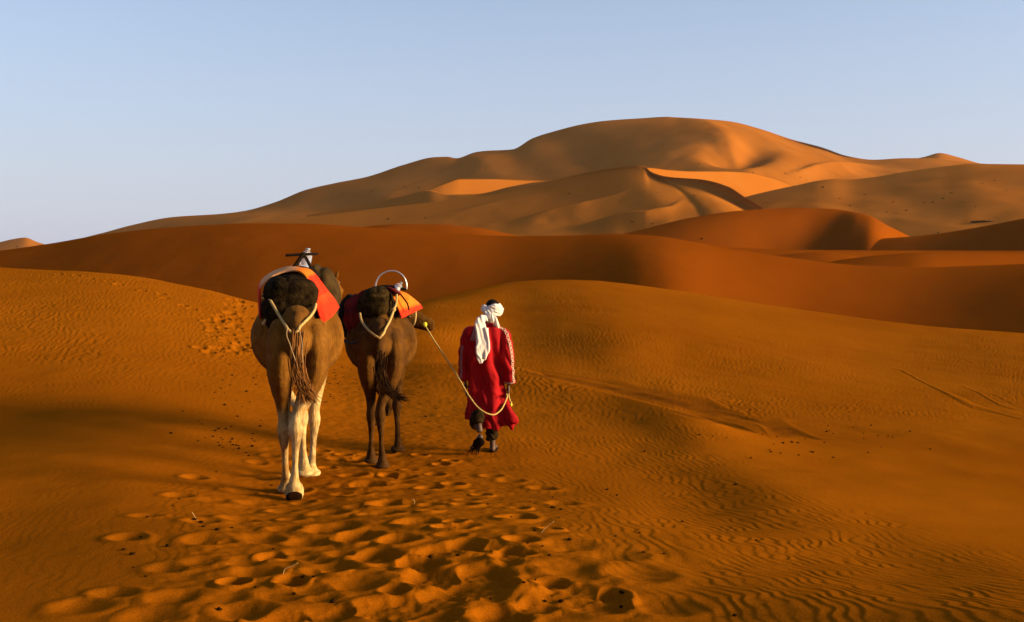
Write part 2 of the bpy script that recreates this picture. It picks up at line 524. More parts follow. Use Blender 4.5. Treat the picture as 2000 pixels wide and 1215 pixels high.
# the older line of steps climbing the left dune and the churned saddle
for x, y in [(115, 536), (150, 539), (178, 545), (212, 549), (232, 556), (278, 568), (315, 575), (322, 583), (357, 597), (375, 604)]:
    PRINTS.append((x, y, 7, 2.0))
for i in range(70):
    t = rs.random()
    PRINTS.append((np.interp(t, [0, .35, 1], [468, 440, 455]) + rs.normal() * (10 + 22 * t), np.interp(t, [0, 1], [588, 690]) + rs.normal() * 3, 6 + 5 * rs.random(), 2.0))
BOWL = np.zeros_like(G); RIM = np.zeros_like(G)
for (x, y, wpx, fr) in PRINTS:
    p = ground_at(x, y)
    hw = wpx / F * p[1]
    if fr == 2.0:
        hw = max(hw, 0.13); depth = 0.05
    elif fr > 0.5:
        hw = min(max(hw, 0.085), 0.20); depth = 0.036 * (0.8 + 0.5 * rs.random())
    else:
        hw = min(max(hw, 0.10), 0.22); depth = 0.024 * (0.7 + 0.6 * rs.random())
    asp = 1.0 + 0.5 * rs.random() if fr > 0.5 else 0.75 + 0.4 * rs.random()       # length along the walk against width
    rr = 3 * hw * asp
    r0, r1 = np.searchsorted(rows, [p[1] - rr, p[1] + rr])
    uc = np.searchsorted(U, [(p[0] - rr) / p[1] - 0.02, (p[0] + rr) / p[1] + 0.02])
    c0, c1 = max(uc[0] - 3, 0), min(uc[1] + 3, len(cols))
    X = XX[r0:r1, c0:c1] - p[0]; Y = YY[r0:r1, c0:c1] - p[1]
    if X.size == 0: continue
    an = rs.normal() * 0.5
    a = X * math.cos(an) + Y * math.sin(an); b = -X * math.sin(an) + Y * math.cos(an)
    nz_ = 0.16 * fbm((X + p[0]) * 7, (Y + p[1]) * 7, 2, 71)
    q = np.sqrt((a / hw) ** 2 + (b / (hw * asp)) ** 2) + nz_
    if fr > 0.5:
        bowl = -depth * (1 - sstep(0.55, 1.08, q)) * (1 + 0.35 * np.clip(b / (hw * asp), -1, 1)) * (1 + 0.25 * fbm((X + p[0]) * 16, (Y + p[1]) * 16, 2, 3))
        rim = 0.27 * depth * np.exp(-((q - 1.22) / 0.24) ** 2) * (1 + 0.6 * np.clip(-b / (hw * asp), -1, 1.4))
    else:
        bowl = -depth * (1 - sstep(0.1, 1.15, q)) * (1 - 0.35 * np.clip(a / hw, -1, 1))
        rim = 0.30 * depth * np.exp(-((q - 1.25) / 0.35) ** 2)
    BOWL[r0:r1, c0:c1] = np.minimum(BOWL[r0:r1, c0:c1], bowl)
    RIM[r0:r1, c0:c1] = np.maximum(RIM[r0:r1, c0:c1], rim)
G += BOWL + RIM * (1 - sstep(0.0, 0.02, -BOWL) * 0.7)

ground = grid_mesh('sand_ground', np.stack([XX, YY, G], -1), M_sand, attrs={'stain': stain})
tag(ground, kind='structure')

# ------------------------------------------------------------------ the desert floor reaching the horizon
n = 90
ang = np.linspace(0, 2 * np.pi, n + 1); rad = np.concatenate([[0.5], np.geomspace(20, 9000, 40)])
fl = np.stack([rad[:, None] * np.cos(ang)[None], rad[:, None] * np.sin(ang)[None], np.full((41, n + 1), -7.0)], -1)
fl[:, :, 2] += 1.2 * fbm(fl[:, :, 0] * 0.004, fl[:, :, 1] * 0.004, 3, 91) * (rad[:, None] > 150)
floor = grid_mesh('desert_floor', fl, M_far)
tag(floor, kind='structure')


# ------------------------------------------------------------------ dunes, each a ridge with its own crest, windward and lee face
def dune(name, crest, lf, lb, zb, mat, round_=1.0, backround=0.6, nc=260, nf=60, nb=24, bumps=None, noise=(0.0, 0.02), front_pow=1.25, detail=(0, 1), shear=0.0, face_smooth=0):
    cr = np.array(crest, float)
    x = np.linspace(cr[0, 0], cr[-1, 0], nc)
    y = pchip(cr[:, 0], cr[:, 1], x); D = cspline(cr[:, 0], cr[:, 2], x)
    zc = zpix(y, D)
    u = (x - 1000) / F / CP
    s = np.linspace(0, 1, nf) ** 0.8
    pr = round_ * np.sin(s * np.pi / 2) ** front_pow + (1 - round_) * s ** front_pow
    yf = np.stack([cspline(cr[:, 0], cr[:, 2], np.clip(x - shear * (1 - si) ** 0.5, cr[0, 0], cr[-1, 0])) - lf * (1 - si) for si in s])
    if face_smooth:
        kw = np.exp(-np.linspace(-2.5, 2.5, 2 * face_smooth + 1) ** 2); kw /= kw.sum()
        zs = np.convolve(np.pad(zc, face_smooth, mode='edge'), kw, mode='valid')
        mf = np.array([zc[max(0, i - face_smooth):i + face_smooth + 1].min() for i in range(nc)])
        zs = np.convolve(np.pad(mf, face_smooth, mode='edge'), kw, mode='valid')
    else:
        zs = zc
    wgt = (s ** 12)[:, None]
    zsh = np.stack([np.interp(x - shear * (1 - si) ** 0.5, x, zs) for si in s]) if face_smooth else np.repeat(zs[None], nf, 0)
    zf = zb + (zc[None] * wgt + zsh * (1 - wgt) - zb) * pr[:, None]
    sb = np.linspace(0, 1, nb + 1)[1:]
    pb = backround * np.cos(sb * np.pi / 2) + (1 - backround) * (1 - sb)
    yb = D[None] + lb * sb[:, None]
    zbk = zb + (zc - zb)[None] * pb[:, None]
    Y = np.concatenate([yf, yb]); Z = np.concatenate([zf, zbk])
    X = Y * u[None]
    sw = np.concatenate([s, 1 - sb])[:, None]
    away = np.sin(np.clip(sw, 0, 1) * np.pi) ** 0.7       # 0 on the crest and at the foot
    if noise[0]: Z = Z + noise[0] * fbm(X * noise[1], Y * noise[1], 4, hash(name) % 7) * away
    if detail[0]: Z = Z + detail[0] * fbm(X * detail[1], Y * detail[1], 3, 4) * np.maximum(away, 0.15)
    if bumps is not None:
        px, py = topix(X, Y, Z)
        Z = Z + bumps(px, py, X, Y) * np.concatenate([np.clip((1 - s) / 0.4, 0, 1), np.zeros(nb)])[:, None]
    # nothing on the near face may rise over the crest that the photograph shows
    line = CAMZ + ((zc - CAMZ) / D)[None] * Y[:nf] - 0.010 * np.abs(zc - zb)[None] * ((1 - s) ** 0.7)[:, None]
    Z[:nf] = np.minimum(Z[:nf], line)
    o = grid_mesh(name, np.stack([X, Y, Z], -1), mat)
    tag(o, kind='structure')
    return o


def ridge(px, py, xs, ys, A, wl, wr):
    """a crest line that runs down a face (photo points): tent, wl / wr pixels wide to its left and right"""
    o = np.argsort(ys); xs = np.array(xs, float)[o]; ys = np.array(ys, float)[o]
    xr = np.interp(py, ys, xs)
    on = sstep(ys[0] - 12, ys[0] + 6, py) * (1 - sstep(ys[-1] - 15, ys[-1] + 10, py))
    d = px - xr
    t = np.where(d < 0, 1 + d / wl, 1 - d / wr)
    t = np.clip(t, 0, 1)
    return A * on * t * t * (1.5 - 0.5 * t)


def fan(px, py, xs, ys, A, up, dn):
    """a crest line running across a face: up / dn pixels wide above and below it"""
    yr = np.interp(px, xs, ys)
    L_ = xs[-1] - xs[0]
    on = sstep(xs[0], xs[0] + 0.45 * L_, px) * (1 - sstep(xs[-1] - 0.45 * L_, xs[-1], px))
    d = py - yr
    t = np.clip(np.where(d < 0, 1 + d / up, 1 - d / dn), 0, 1)
    return A * on * t * t


def dip(px, py, cx, cy, wx_, wy_, A):
    return -A * np.exp(-((px - cx) / wx_) ** 2 - ((py - cy) / wy_) ** 2)


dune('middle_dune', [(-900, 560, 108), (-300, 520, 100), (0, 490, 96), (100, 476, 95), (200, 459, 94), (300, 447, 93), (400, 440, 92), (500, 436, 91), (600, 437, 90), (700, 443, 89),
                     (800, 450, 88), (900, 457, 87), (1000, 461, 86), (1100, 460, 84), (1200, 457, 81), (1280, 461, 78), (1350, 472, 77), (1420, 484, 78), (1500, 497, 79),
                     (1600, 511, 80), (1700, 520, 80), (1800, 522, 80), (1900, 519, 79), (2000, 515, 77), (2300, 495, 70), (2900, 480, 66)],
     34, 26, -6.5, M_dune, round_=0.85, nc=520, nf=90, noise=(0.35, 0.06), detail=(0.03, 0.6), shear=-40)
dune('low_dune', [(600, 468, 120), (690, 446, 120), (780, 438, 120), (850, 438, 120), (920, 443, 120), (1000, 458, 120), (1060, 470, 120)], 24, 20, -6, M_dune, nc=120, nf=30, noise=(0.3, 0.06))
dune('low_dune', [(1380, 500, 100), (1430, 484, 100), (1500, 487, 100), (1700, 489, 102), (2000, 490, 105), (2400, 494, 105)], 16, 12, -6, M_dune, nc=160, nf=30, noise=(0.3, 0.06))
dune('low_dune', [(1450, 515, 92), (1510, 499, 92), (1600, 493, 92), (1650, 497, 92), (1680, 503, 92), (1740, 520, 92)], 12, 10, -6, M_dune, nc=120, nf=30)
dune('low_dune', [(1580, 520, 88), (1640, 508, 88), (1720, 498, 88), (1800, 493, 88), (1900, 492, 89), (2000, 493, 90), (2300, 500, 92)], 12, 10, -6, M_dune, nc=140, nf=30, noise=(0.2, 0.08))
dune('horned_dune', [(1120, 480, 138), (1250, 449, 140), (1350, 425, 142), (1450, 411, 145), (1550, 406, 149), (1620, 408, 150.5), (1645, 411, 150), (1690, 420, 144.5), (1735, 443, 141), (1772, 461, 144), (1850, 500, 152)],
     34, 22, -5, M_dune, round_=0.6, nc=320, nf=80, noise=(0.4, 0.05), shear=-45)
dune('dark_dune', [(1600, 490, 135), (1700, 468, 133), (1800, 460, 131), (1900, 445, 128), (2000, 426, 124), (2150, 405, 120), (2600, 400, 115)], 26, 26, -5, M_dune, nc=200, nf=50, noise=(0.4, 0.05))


def b_spur(px, py, X, Y):
    v = fan(px, py, [640, 715, 790, 860, 960], [421, 402, 386, 376, 366], 2.2, 10, 26)
    v += fan(px, py, [780, 830, 900, 985, 1080, 1200], [434, 426, 416, 393, 377, 350], 2.6, 12, 28)
    v += fan(px, py, [980, 1050, 1130, 1200, 1260], [440, 425, 408, 385, 355], 2.4, 12, 32)
    v += fan(px, py, [1100, 1180, 1260, 1310, 1350], [448, 440, 428, 408, 380], 2.6, 12, 40)
    v += fan(px, py, [460, 540, 640, 720], [438, 430, 424, 418], 1.6, 8, 16)
    return v


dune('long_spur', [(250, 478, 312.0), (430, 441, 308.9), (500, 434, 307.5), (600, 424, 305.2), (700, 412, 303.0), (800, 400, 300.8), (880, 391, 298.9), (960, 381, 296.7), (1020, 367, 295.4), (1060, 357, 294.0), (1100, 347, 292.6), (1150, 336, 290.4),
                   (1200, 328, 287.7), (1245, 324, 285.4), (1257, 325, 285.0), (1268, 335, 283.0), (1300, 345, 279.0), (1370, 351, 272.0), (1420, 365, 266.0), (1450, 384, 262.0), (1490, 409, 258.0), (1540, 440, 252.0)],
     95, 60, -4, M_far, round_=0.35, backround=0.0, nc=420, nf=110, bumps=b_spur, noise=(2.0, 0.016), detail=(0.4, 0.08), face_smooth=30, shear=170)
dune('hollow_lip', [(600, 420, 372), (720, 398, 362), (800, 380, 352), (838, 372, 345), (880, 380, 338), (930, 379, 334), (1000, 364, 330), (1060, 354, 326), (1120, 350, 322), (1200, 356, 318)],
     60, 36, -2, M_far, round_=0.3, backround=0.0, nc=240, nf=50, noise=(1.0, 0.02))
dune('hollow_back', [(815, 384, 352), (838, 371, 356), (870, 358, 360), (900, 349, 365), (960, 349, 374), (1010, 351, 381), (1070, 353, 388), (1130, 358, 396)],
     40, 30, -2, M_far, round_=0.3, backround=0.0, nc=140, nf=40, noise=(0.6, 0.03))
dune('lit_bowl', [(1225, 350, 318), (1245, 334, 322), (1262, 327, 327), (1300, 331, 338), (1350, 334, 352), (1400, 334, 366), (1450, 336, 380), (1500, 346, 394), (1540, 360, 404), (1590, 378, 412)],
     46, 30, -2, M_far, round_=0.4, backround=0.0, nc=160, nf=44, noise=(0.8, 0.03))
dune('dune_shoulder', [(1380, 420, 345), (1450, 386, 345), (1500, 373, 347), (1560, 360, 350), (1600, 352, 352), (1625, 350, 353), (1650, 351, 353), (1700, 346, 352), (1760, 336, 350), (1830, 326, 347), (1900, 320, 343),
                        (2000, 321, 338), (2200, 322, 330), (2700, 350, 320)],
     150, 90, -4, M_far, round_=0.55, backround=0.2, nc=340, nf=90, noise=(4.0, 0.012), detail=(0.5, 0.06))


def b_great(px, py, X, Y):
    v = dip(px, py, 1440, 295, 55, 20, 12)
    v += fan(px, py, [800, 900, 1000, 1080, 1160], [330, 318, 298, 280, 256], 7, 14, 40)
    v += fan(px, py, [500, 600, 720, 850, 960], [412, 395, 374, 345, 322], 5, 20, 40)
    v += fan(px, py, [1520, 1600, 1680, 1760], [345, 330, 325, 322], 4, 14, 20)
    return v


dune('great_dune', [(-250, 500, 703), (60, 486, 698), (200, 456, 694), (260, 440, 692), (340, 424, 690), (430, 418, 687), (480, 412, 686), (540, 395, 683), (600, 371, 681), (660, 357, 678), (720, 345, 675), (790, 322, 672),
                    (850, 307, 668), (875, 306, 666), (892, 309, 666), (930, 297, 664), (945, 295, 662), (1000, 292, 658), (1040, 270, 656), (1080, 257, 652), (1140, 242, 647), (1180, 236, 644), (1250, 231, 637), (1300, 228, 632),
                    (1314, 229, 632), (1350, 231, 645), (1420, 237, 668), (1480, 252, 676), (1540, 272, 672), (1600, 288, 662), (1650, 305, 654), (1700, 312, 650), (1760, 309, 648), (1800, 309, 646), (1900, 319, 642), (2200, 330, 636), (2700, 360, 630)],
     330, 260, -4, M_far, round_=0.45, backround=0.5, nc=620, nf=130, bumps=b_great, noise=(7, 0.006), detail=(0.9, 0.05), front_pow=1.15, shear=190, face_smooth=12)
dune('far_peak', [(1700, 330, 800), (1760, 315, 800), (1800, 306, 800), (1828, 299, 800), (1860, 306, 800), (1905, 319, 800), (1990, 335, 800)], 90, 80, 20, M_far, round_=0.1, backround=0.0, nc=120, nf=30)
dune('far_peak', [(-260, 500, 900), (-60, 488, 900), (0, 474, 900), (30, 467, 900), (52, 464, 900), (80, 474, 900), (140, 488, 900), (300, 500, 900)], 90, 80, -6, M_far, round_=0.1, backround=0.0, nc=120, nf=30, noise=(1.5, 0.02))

# ------------------------------------------------------------------ materials of the animals and their loads
def camel_mat(name, top1, top2, leg1, leg2, zlo, zhi, dark=(0.05, 0.022, 0.008, 1)):
    """short coat: back colour fading to the leg colour between the heights zlo and zhi"""
    m, nt, N, L, P = newmat(name)
    tc = N.new('ShaderNodeTexCoord')
    a, f1 = noise_col(nt, top1, top2, 7, 6, tc.outputs['Object'], 0.3, 0.7)
    b, f2 = noise_col(nt, leg1, leg2, 14, 5, tc.outputs['Object'], 0.35, 0.62)
    at = N.new('ShaderNodeAttribute'); at.attribute_name = 'leg'
    mx = N.new('ShaderNodeMix'); mx.data_type = 'RGBA'
    L.new(at.outputs['Fac'], mx.inputs['Factor']); L.new(a, mx.inputs['A']); L.new(b, mx.inputs['B'])
    at2 = N.new('ShaderNodeAttribute'); at2.attribute_name = 'dark'
    mx2 = N.new('ShaderNodeMix'); mx2.data_type = 'RGBA'
    L.new(at2.outputs['Fac'], mx2.inputs['Factor']); L.new(mx.outputs['Result'], mx2.inputs['A'])
    mx2.inputs['B'].default_value = dark
    # streaky hair, longer along the body's height
    mp = N.new('ShaderNodeMapping'); mp.inputs['Scale'].default_value = (70, 70, 14)
    L.new(tc.outputs['Object'], mp.inputs['Vector'])
    t = N.new('ShaderNodeTexNoise'); t.inputs['Scale'].default_value = 1.0; t.inputs['Detail'].default_value = 6
    L.new(mp.outputs['Vector'], t.inputs['Vector'])
    mr = N.new('ShaderNodeMapRange'); mr.inputs['From Min'].default_value = 0.3; mr.inputs['From Max'].default_value = 0.7
    mr.inputs['To Min'].default_value = 0.78; mr.inputs['To Max'].default_value = 1.2
    L.new(t.outputs['Fac'], mr.inputs['Value'])
    mx3 = N.new('ShaderNodeMix'); mx3.data_type = 'RGBA'; mx3.blend_type = 'MULTIPLY'; mx3.inputs['Factor'].default_value = 1
    L.new(mx2.outputs['Result'], mx3.inputs['A']); L.new(mr.outputs['Result'], mx3.inputs['B'])
    L.new(mx3.outputs['Result'], P.inputs['Base Color'])
    P.inputs['Roughness'].default_value = 0.9; P.inputs['Specular IOR Level'].default_value = 0.02
    P.inputs['Sheen Weight'].default_value = 0.0
    bp = N.new('ShaderNodeBump'); bp.inputs['Strength'].default_value = 0.6; bp.inputs['Distance'].default_value = 0.012
    L.new(t.outputs['Fac'], bp.inputs['Height']); L.new(bp.outputs['Normal'], P.inputs['Normal'])
    return m


M_camelA = camel_mat('tan_camel_coat', (0.080, 0.029, 0.0035, 1), (0.155, 0.060, 0.0085, 1), (0.33, 0.185, 0.058, 1), (0.46, 0.30, 0.125, 1), .8, 1.1)
M_camelB = camel_mat('brown_camel_coat', (0.040, 0.0145, 0.0022, 1), (0.098, 0.038, 0.006, 1), (0.032, 0.012, 0.0026, 1), (0.060, 0.024, 0.005, 1), .6, 1.0)
M_hairA = simple('ginger_tail_hair', (0.10, 0.035, 0.007, 1), (0.22, 0.085, 0.020, 1), 9, 0.9, spec=0.03)
M_hairB = simple('black_tail_hair', (0.010, 0.004, 0.002, 1), (0.04, 0.016, 0.005, 1), 9, 0.9, spec=0.03)
M_sole = simple('dark_sole', (0.008, 0.003, 0.001, 1), (0.016, 0.006, 0.002, 1), 20, 0.9, spec=0.0)
M_eye = simple('dark_eye', (0.01, 0.006, 0.004, 1), (0.02, 0.01, 0.006, 1), 5, 0.15, spec=0.5)
M_pad = simple('dark_pad_wool', (0.005, 0.0026, 0.0009, 1), (0.022, 0.012, 0.004, 1), 16, 0.95, 0.9, 60, 0.02, dist=0.015)
M_pad2 = simple('olive_pad_wool', (0.010, 0.0052, 0.0014, 1), (0.040, 0.022, 0.006, 1), 22, 0.95, 0.9, 90, 0.02, dist=0.015)
M_bag = simple('olive_brown_canvas', (0.024, 0.013, 0.004, 1), (0.048, 0.026, 0.008, 1), 10, 0.9, 0.3, 120, 0.03)
M_black = simple('black_leather', (0.006, 0.0035, 0.002, 1), (0.014, 0.008, 0.004, 1), 20, 0.8, 0.3, 60, 0.03)
M_rope = simple('pale_rope', (0.3444, 0.1968, 0.0574, 1), (0.4920, 0.3116, 0.1148, 1), 60, 0.9, 0.6, 220, 0.05)
M_string = simple('dull_string', (0.20, 0.12, 0.05, 1), (0.32, 0.20, 0.09, 1), 60, 0.9)
M_lead = simple('yellow_lead_rope', (0.4100, 0.2460, 0.0574, 1), (0.5412, 0.3690, 0.1230, 1), 60, 0.85, 0.5, 220, 0.05)
M_yellow = simple('bright_yellow_cord', (0.5084, 0.4100, 0.0164, 1), (0.6150, 0.5084, 0.0410, 1), 30, 0.8)
M_bluerope = simple('grey_blue_rope', (0.020, 0.024, 0.028, 1), (0.05, 0.055, 0.06, 1), 50, 0.85, 0.5, 200, 0.05)


def cloth_mat(name, stops):
    """woven cloth striped along the attribute 'tone'; stops: (position, colour)"""
    m, nt, N, L, P = newmat(name)
    at = N.new('ShaderNodeAttribute'); at.attribute_name = 'tone'
    r = N.new('ShaderNodeValToRGB')
    e = r.color_ramp.elements
    e[0].position, e[0].color = stops[0]
    e[1].position, e[1].color = stops[-1]
    for s in stops[1:-1]:
        q = e.new(s[0]); q.color = s[1]
    L.new(at.outputs['Fac'], r.inputs['Fac'])
    tc = N.new('ShaderNodeTexCoord')
    t = N.new('ShaderNodeTexNoise'); t.inputs['Scale'].default_value = 45; t.inputs['Detail'].default_value = 5
    L.new(tc.outputs['Object'], t.inputs['Vector'])
    mr = N.new('ShaderNodeMapRange'); mr.inputs['From Min'].default_value = 0.3; mr.inputs['From Max'].default_value = 0.7
    mr.inputs['To Min'].default_value = 0.75; mr.inputs['To Max'].default_value = 1.15
    L.new(t.outputs['Fac'], mr.inputs['Value'])
    mx = N.new('ShaderNodeMix'); mx.data_type = 'RGBA'; mx.blend_type = 'MULTIPLY'; mx.inputs['Factor'].default_value = 1
    L.new(r.outputs['Color'], mx.inputs['A']); L.new(mr.outputs['Result'], mx.inputs['B'])
    L.new(mx.outputs['Result'], P.inputs['Base Color'])
    P.inputs['Roughness'].default_value = 0.85; P.inputs['Specular IOR Level'].default_value = 0.1
    b = N.new('ShaderNodeBump'); b.inputs['Strength'].default_value = 0.3; b.inputs['Distance'].default_value = 0.005
    L.new(t.outputs['Fac'], b.inputs['Height']); L.new(b.outputs['Normal'], P.inputs['Normal'])
    return m


OR_, RD_, DR_, PK_ = (0.60, 0.140, 0.008, 1), (0.56, 0.024, 0.005, 1), (0.20, 0.008, 0.005, 1), (0.58, 0.25, 0.10, 1)
M_clothA = cloth_mat('orange_red_blanket', [(0.0, DR_), (0.20, RD_), (0.26, PK_), (0.50, PK_), (0.55, OR_), (0.66, OR_), (0.69, RD_), (0.82, RD_), (0.83, (0.60, 0.045, 0.006, 1)), (0.90, RD_), (1.0, RD_)])
M_clothB = cloth_mat('orange_blanket', [(0.0, OR_), (0.62, OR_), (0.74, RD_), (1.0, RD_)])
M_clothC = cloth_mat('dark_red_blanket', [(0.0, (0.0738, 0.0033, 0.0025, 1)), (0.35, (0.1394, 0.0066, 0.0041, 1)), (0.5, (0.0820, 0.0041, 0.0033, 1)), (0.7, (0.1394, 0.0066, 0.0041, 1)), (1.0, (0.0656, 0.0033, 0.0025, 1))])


def metal(name, col, rough):
    m, nt, N, L, P = newmat(name)
    P.inputs['Base Color'].default_value = col; P.inputs['Metallic'].default_value = 0.9
    t = N.new('ShaderNodeTexNoise'); t.inputs['Scale'].default_value = 40
    mr = N.new('ShaderNodeMapRange'); mr.inputs['To Min'].default_value = rough; mr.inputs['To Max'].default_value = rough + 0.25
    L.new(t.outputs['Fac'], mr.inputs['Value']); L.new(mr.outputs['Result'], P.inputs['Roughness'])
    return m


M_steel = metal('worn_steel', (0.55, 0.50, 0.46, 1), 0.22)
M_iron = simple('black_iron', (0.005, 0.003, 0.002, 1), (0.012, 0.007, 0.004, 1), 30, 0.7, 0.2, 80, 0.06)


def glassy(name, col, rough=0.05):
    m, nt, N, L, P = newmat(name)
    P.inputs['Base Color'].default_value = col
    P.inputs['Transmission Weight'].default_value = 0.85; P.inputs['Roughness'].default_value = rough; P.inputs['IOR'].default_value = 1.25
    t = N.new('ShaderNodeTexNoise'); t.inputs['Scale'].default_value = 60
    b = N.new('ShaderNodeBump'); b.inputs['Strength'].default_value = 0.5; b.inputs['Distance'].default_value = 0.01
    L.new(t.outputs['Fac'], b.inputs['Height']); L.new(b.outputs['Normal'], P.inputs['Normal'])
    return m


M_bottle = glassy('clear_plastic', (0.93, 0.93, 0.95, 1), 0.12)
M_label = simple('white_bottle_label', (0.5740, 0.5740, 0.6068, 1), (0.6560, 0.6560, 0.6724, 1), 20, 0.5)
M_cap = simple('grey_blue_cap', (0.22, 0.26, 0.30, 1), (0.28, 0.32, 0.36, 1), 20, 0.5)


# ------------------------------------------------------------------ camels
def hind_leg(s, hock, foot, hip=(0.145, 0.02), sc=1.0):
    hx, hy, hz = hock; fx, fy, fz = foot
    return [(s * hip[0] * .75, hip[1] + .05, 1.52, .11, .17), (s * hip[0], hip[1] - .01, 1.36, .122, .235), (s * (hip[0] + .002), hip[1] - .05, 1.18, .118, .225),
            (s * hip[0] * .75 + hx * .25, hip[1] * .7 + hy * .3 + .0, 1.02, .104, .175), (s * hip[0] * .35 + hx * .65, hip[1] * .35 + hy * .65 + .05, .84, .068, .095),
            (hx, hy + .015, hz + .07, .052, .070), (hx, hy - .01, hz - .01, .060, .072), (hx, hy, hz - .10, .044, .056), (hx * .70 + fx * .30, hy * .70 + fy * .30 + .01, hz * .68 + fz * .32, .032, .042),
            (hx * .35 + fx * .65, hy * .35 + fy * .65, hz * .36 + fz * .64, .031, .040), (fx, fy, fz + .13, .048, .05), (fx, fy + .015, fz + .08, .058, .062), (fx, fy + .03, fz + .035, .07, .085)]


def fore_leg(s, knee, foot, top=(0.23, 1.26)):
    kx, ky, kz = knee; fx, fy, fz = foot
    return [(s * top[0] * .8, top[1], 1.30, .09, .17), (s * top[0], top[1] - .02, 1.10, .085, .13), (s * top[0] * .8 + kx * .2, top[1] * .75 + ky * .25, .92, .066, .085),
            (s * top[0] * .3 + kx * .7, top[1] * .3 + ky * .7, .70, .050, .058), (kx, ky, kz + .06, .054, .058), (kx, ky + .01, kz - .02, .062, .066), (kx, ky, kz - .09, .046, .05), (kx * .7 + fx * .3, ky * .7 + fy * .3, kz * .66 + fz * .34, .034, .040),
            (kx * .3 + fx * .7, ky * .3 + fy * .7, kz * .35 + fz * .65, .035, .042), (fx, fy, fz + .12, .048, .05), (fx, fy + .01, fz + .07, .062, .066), (fx, fy + .03, fz + .035, .08, .09)]


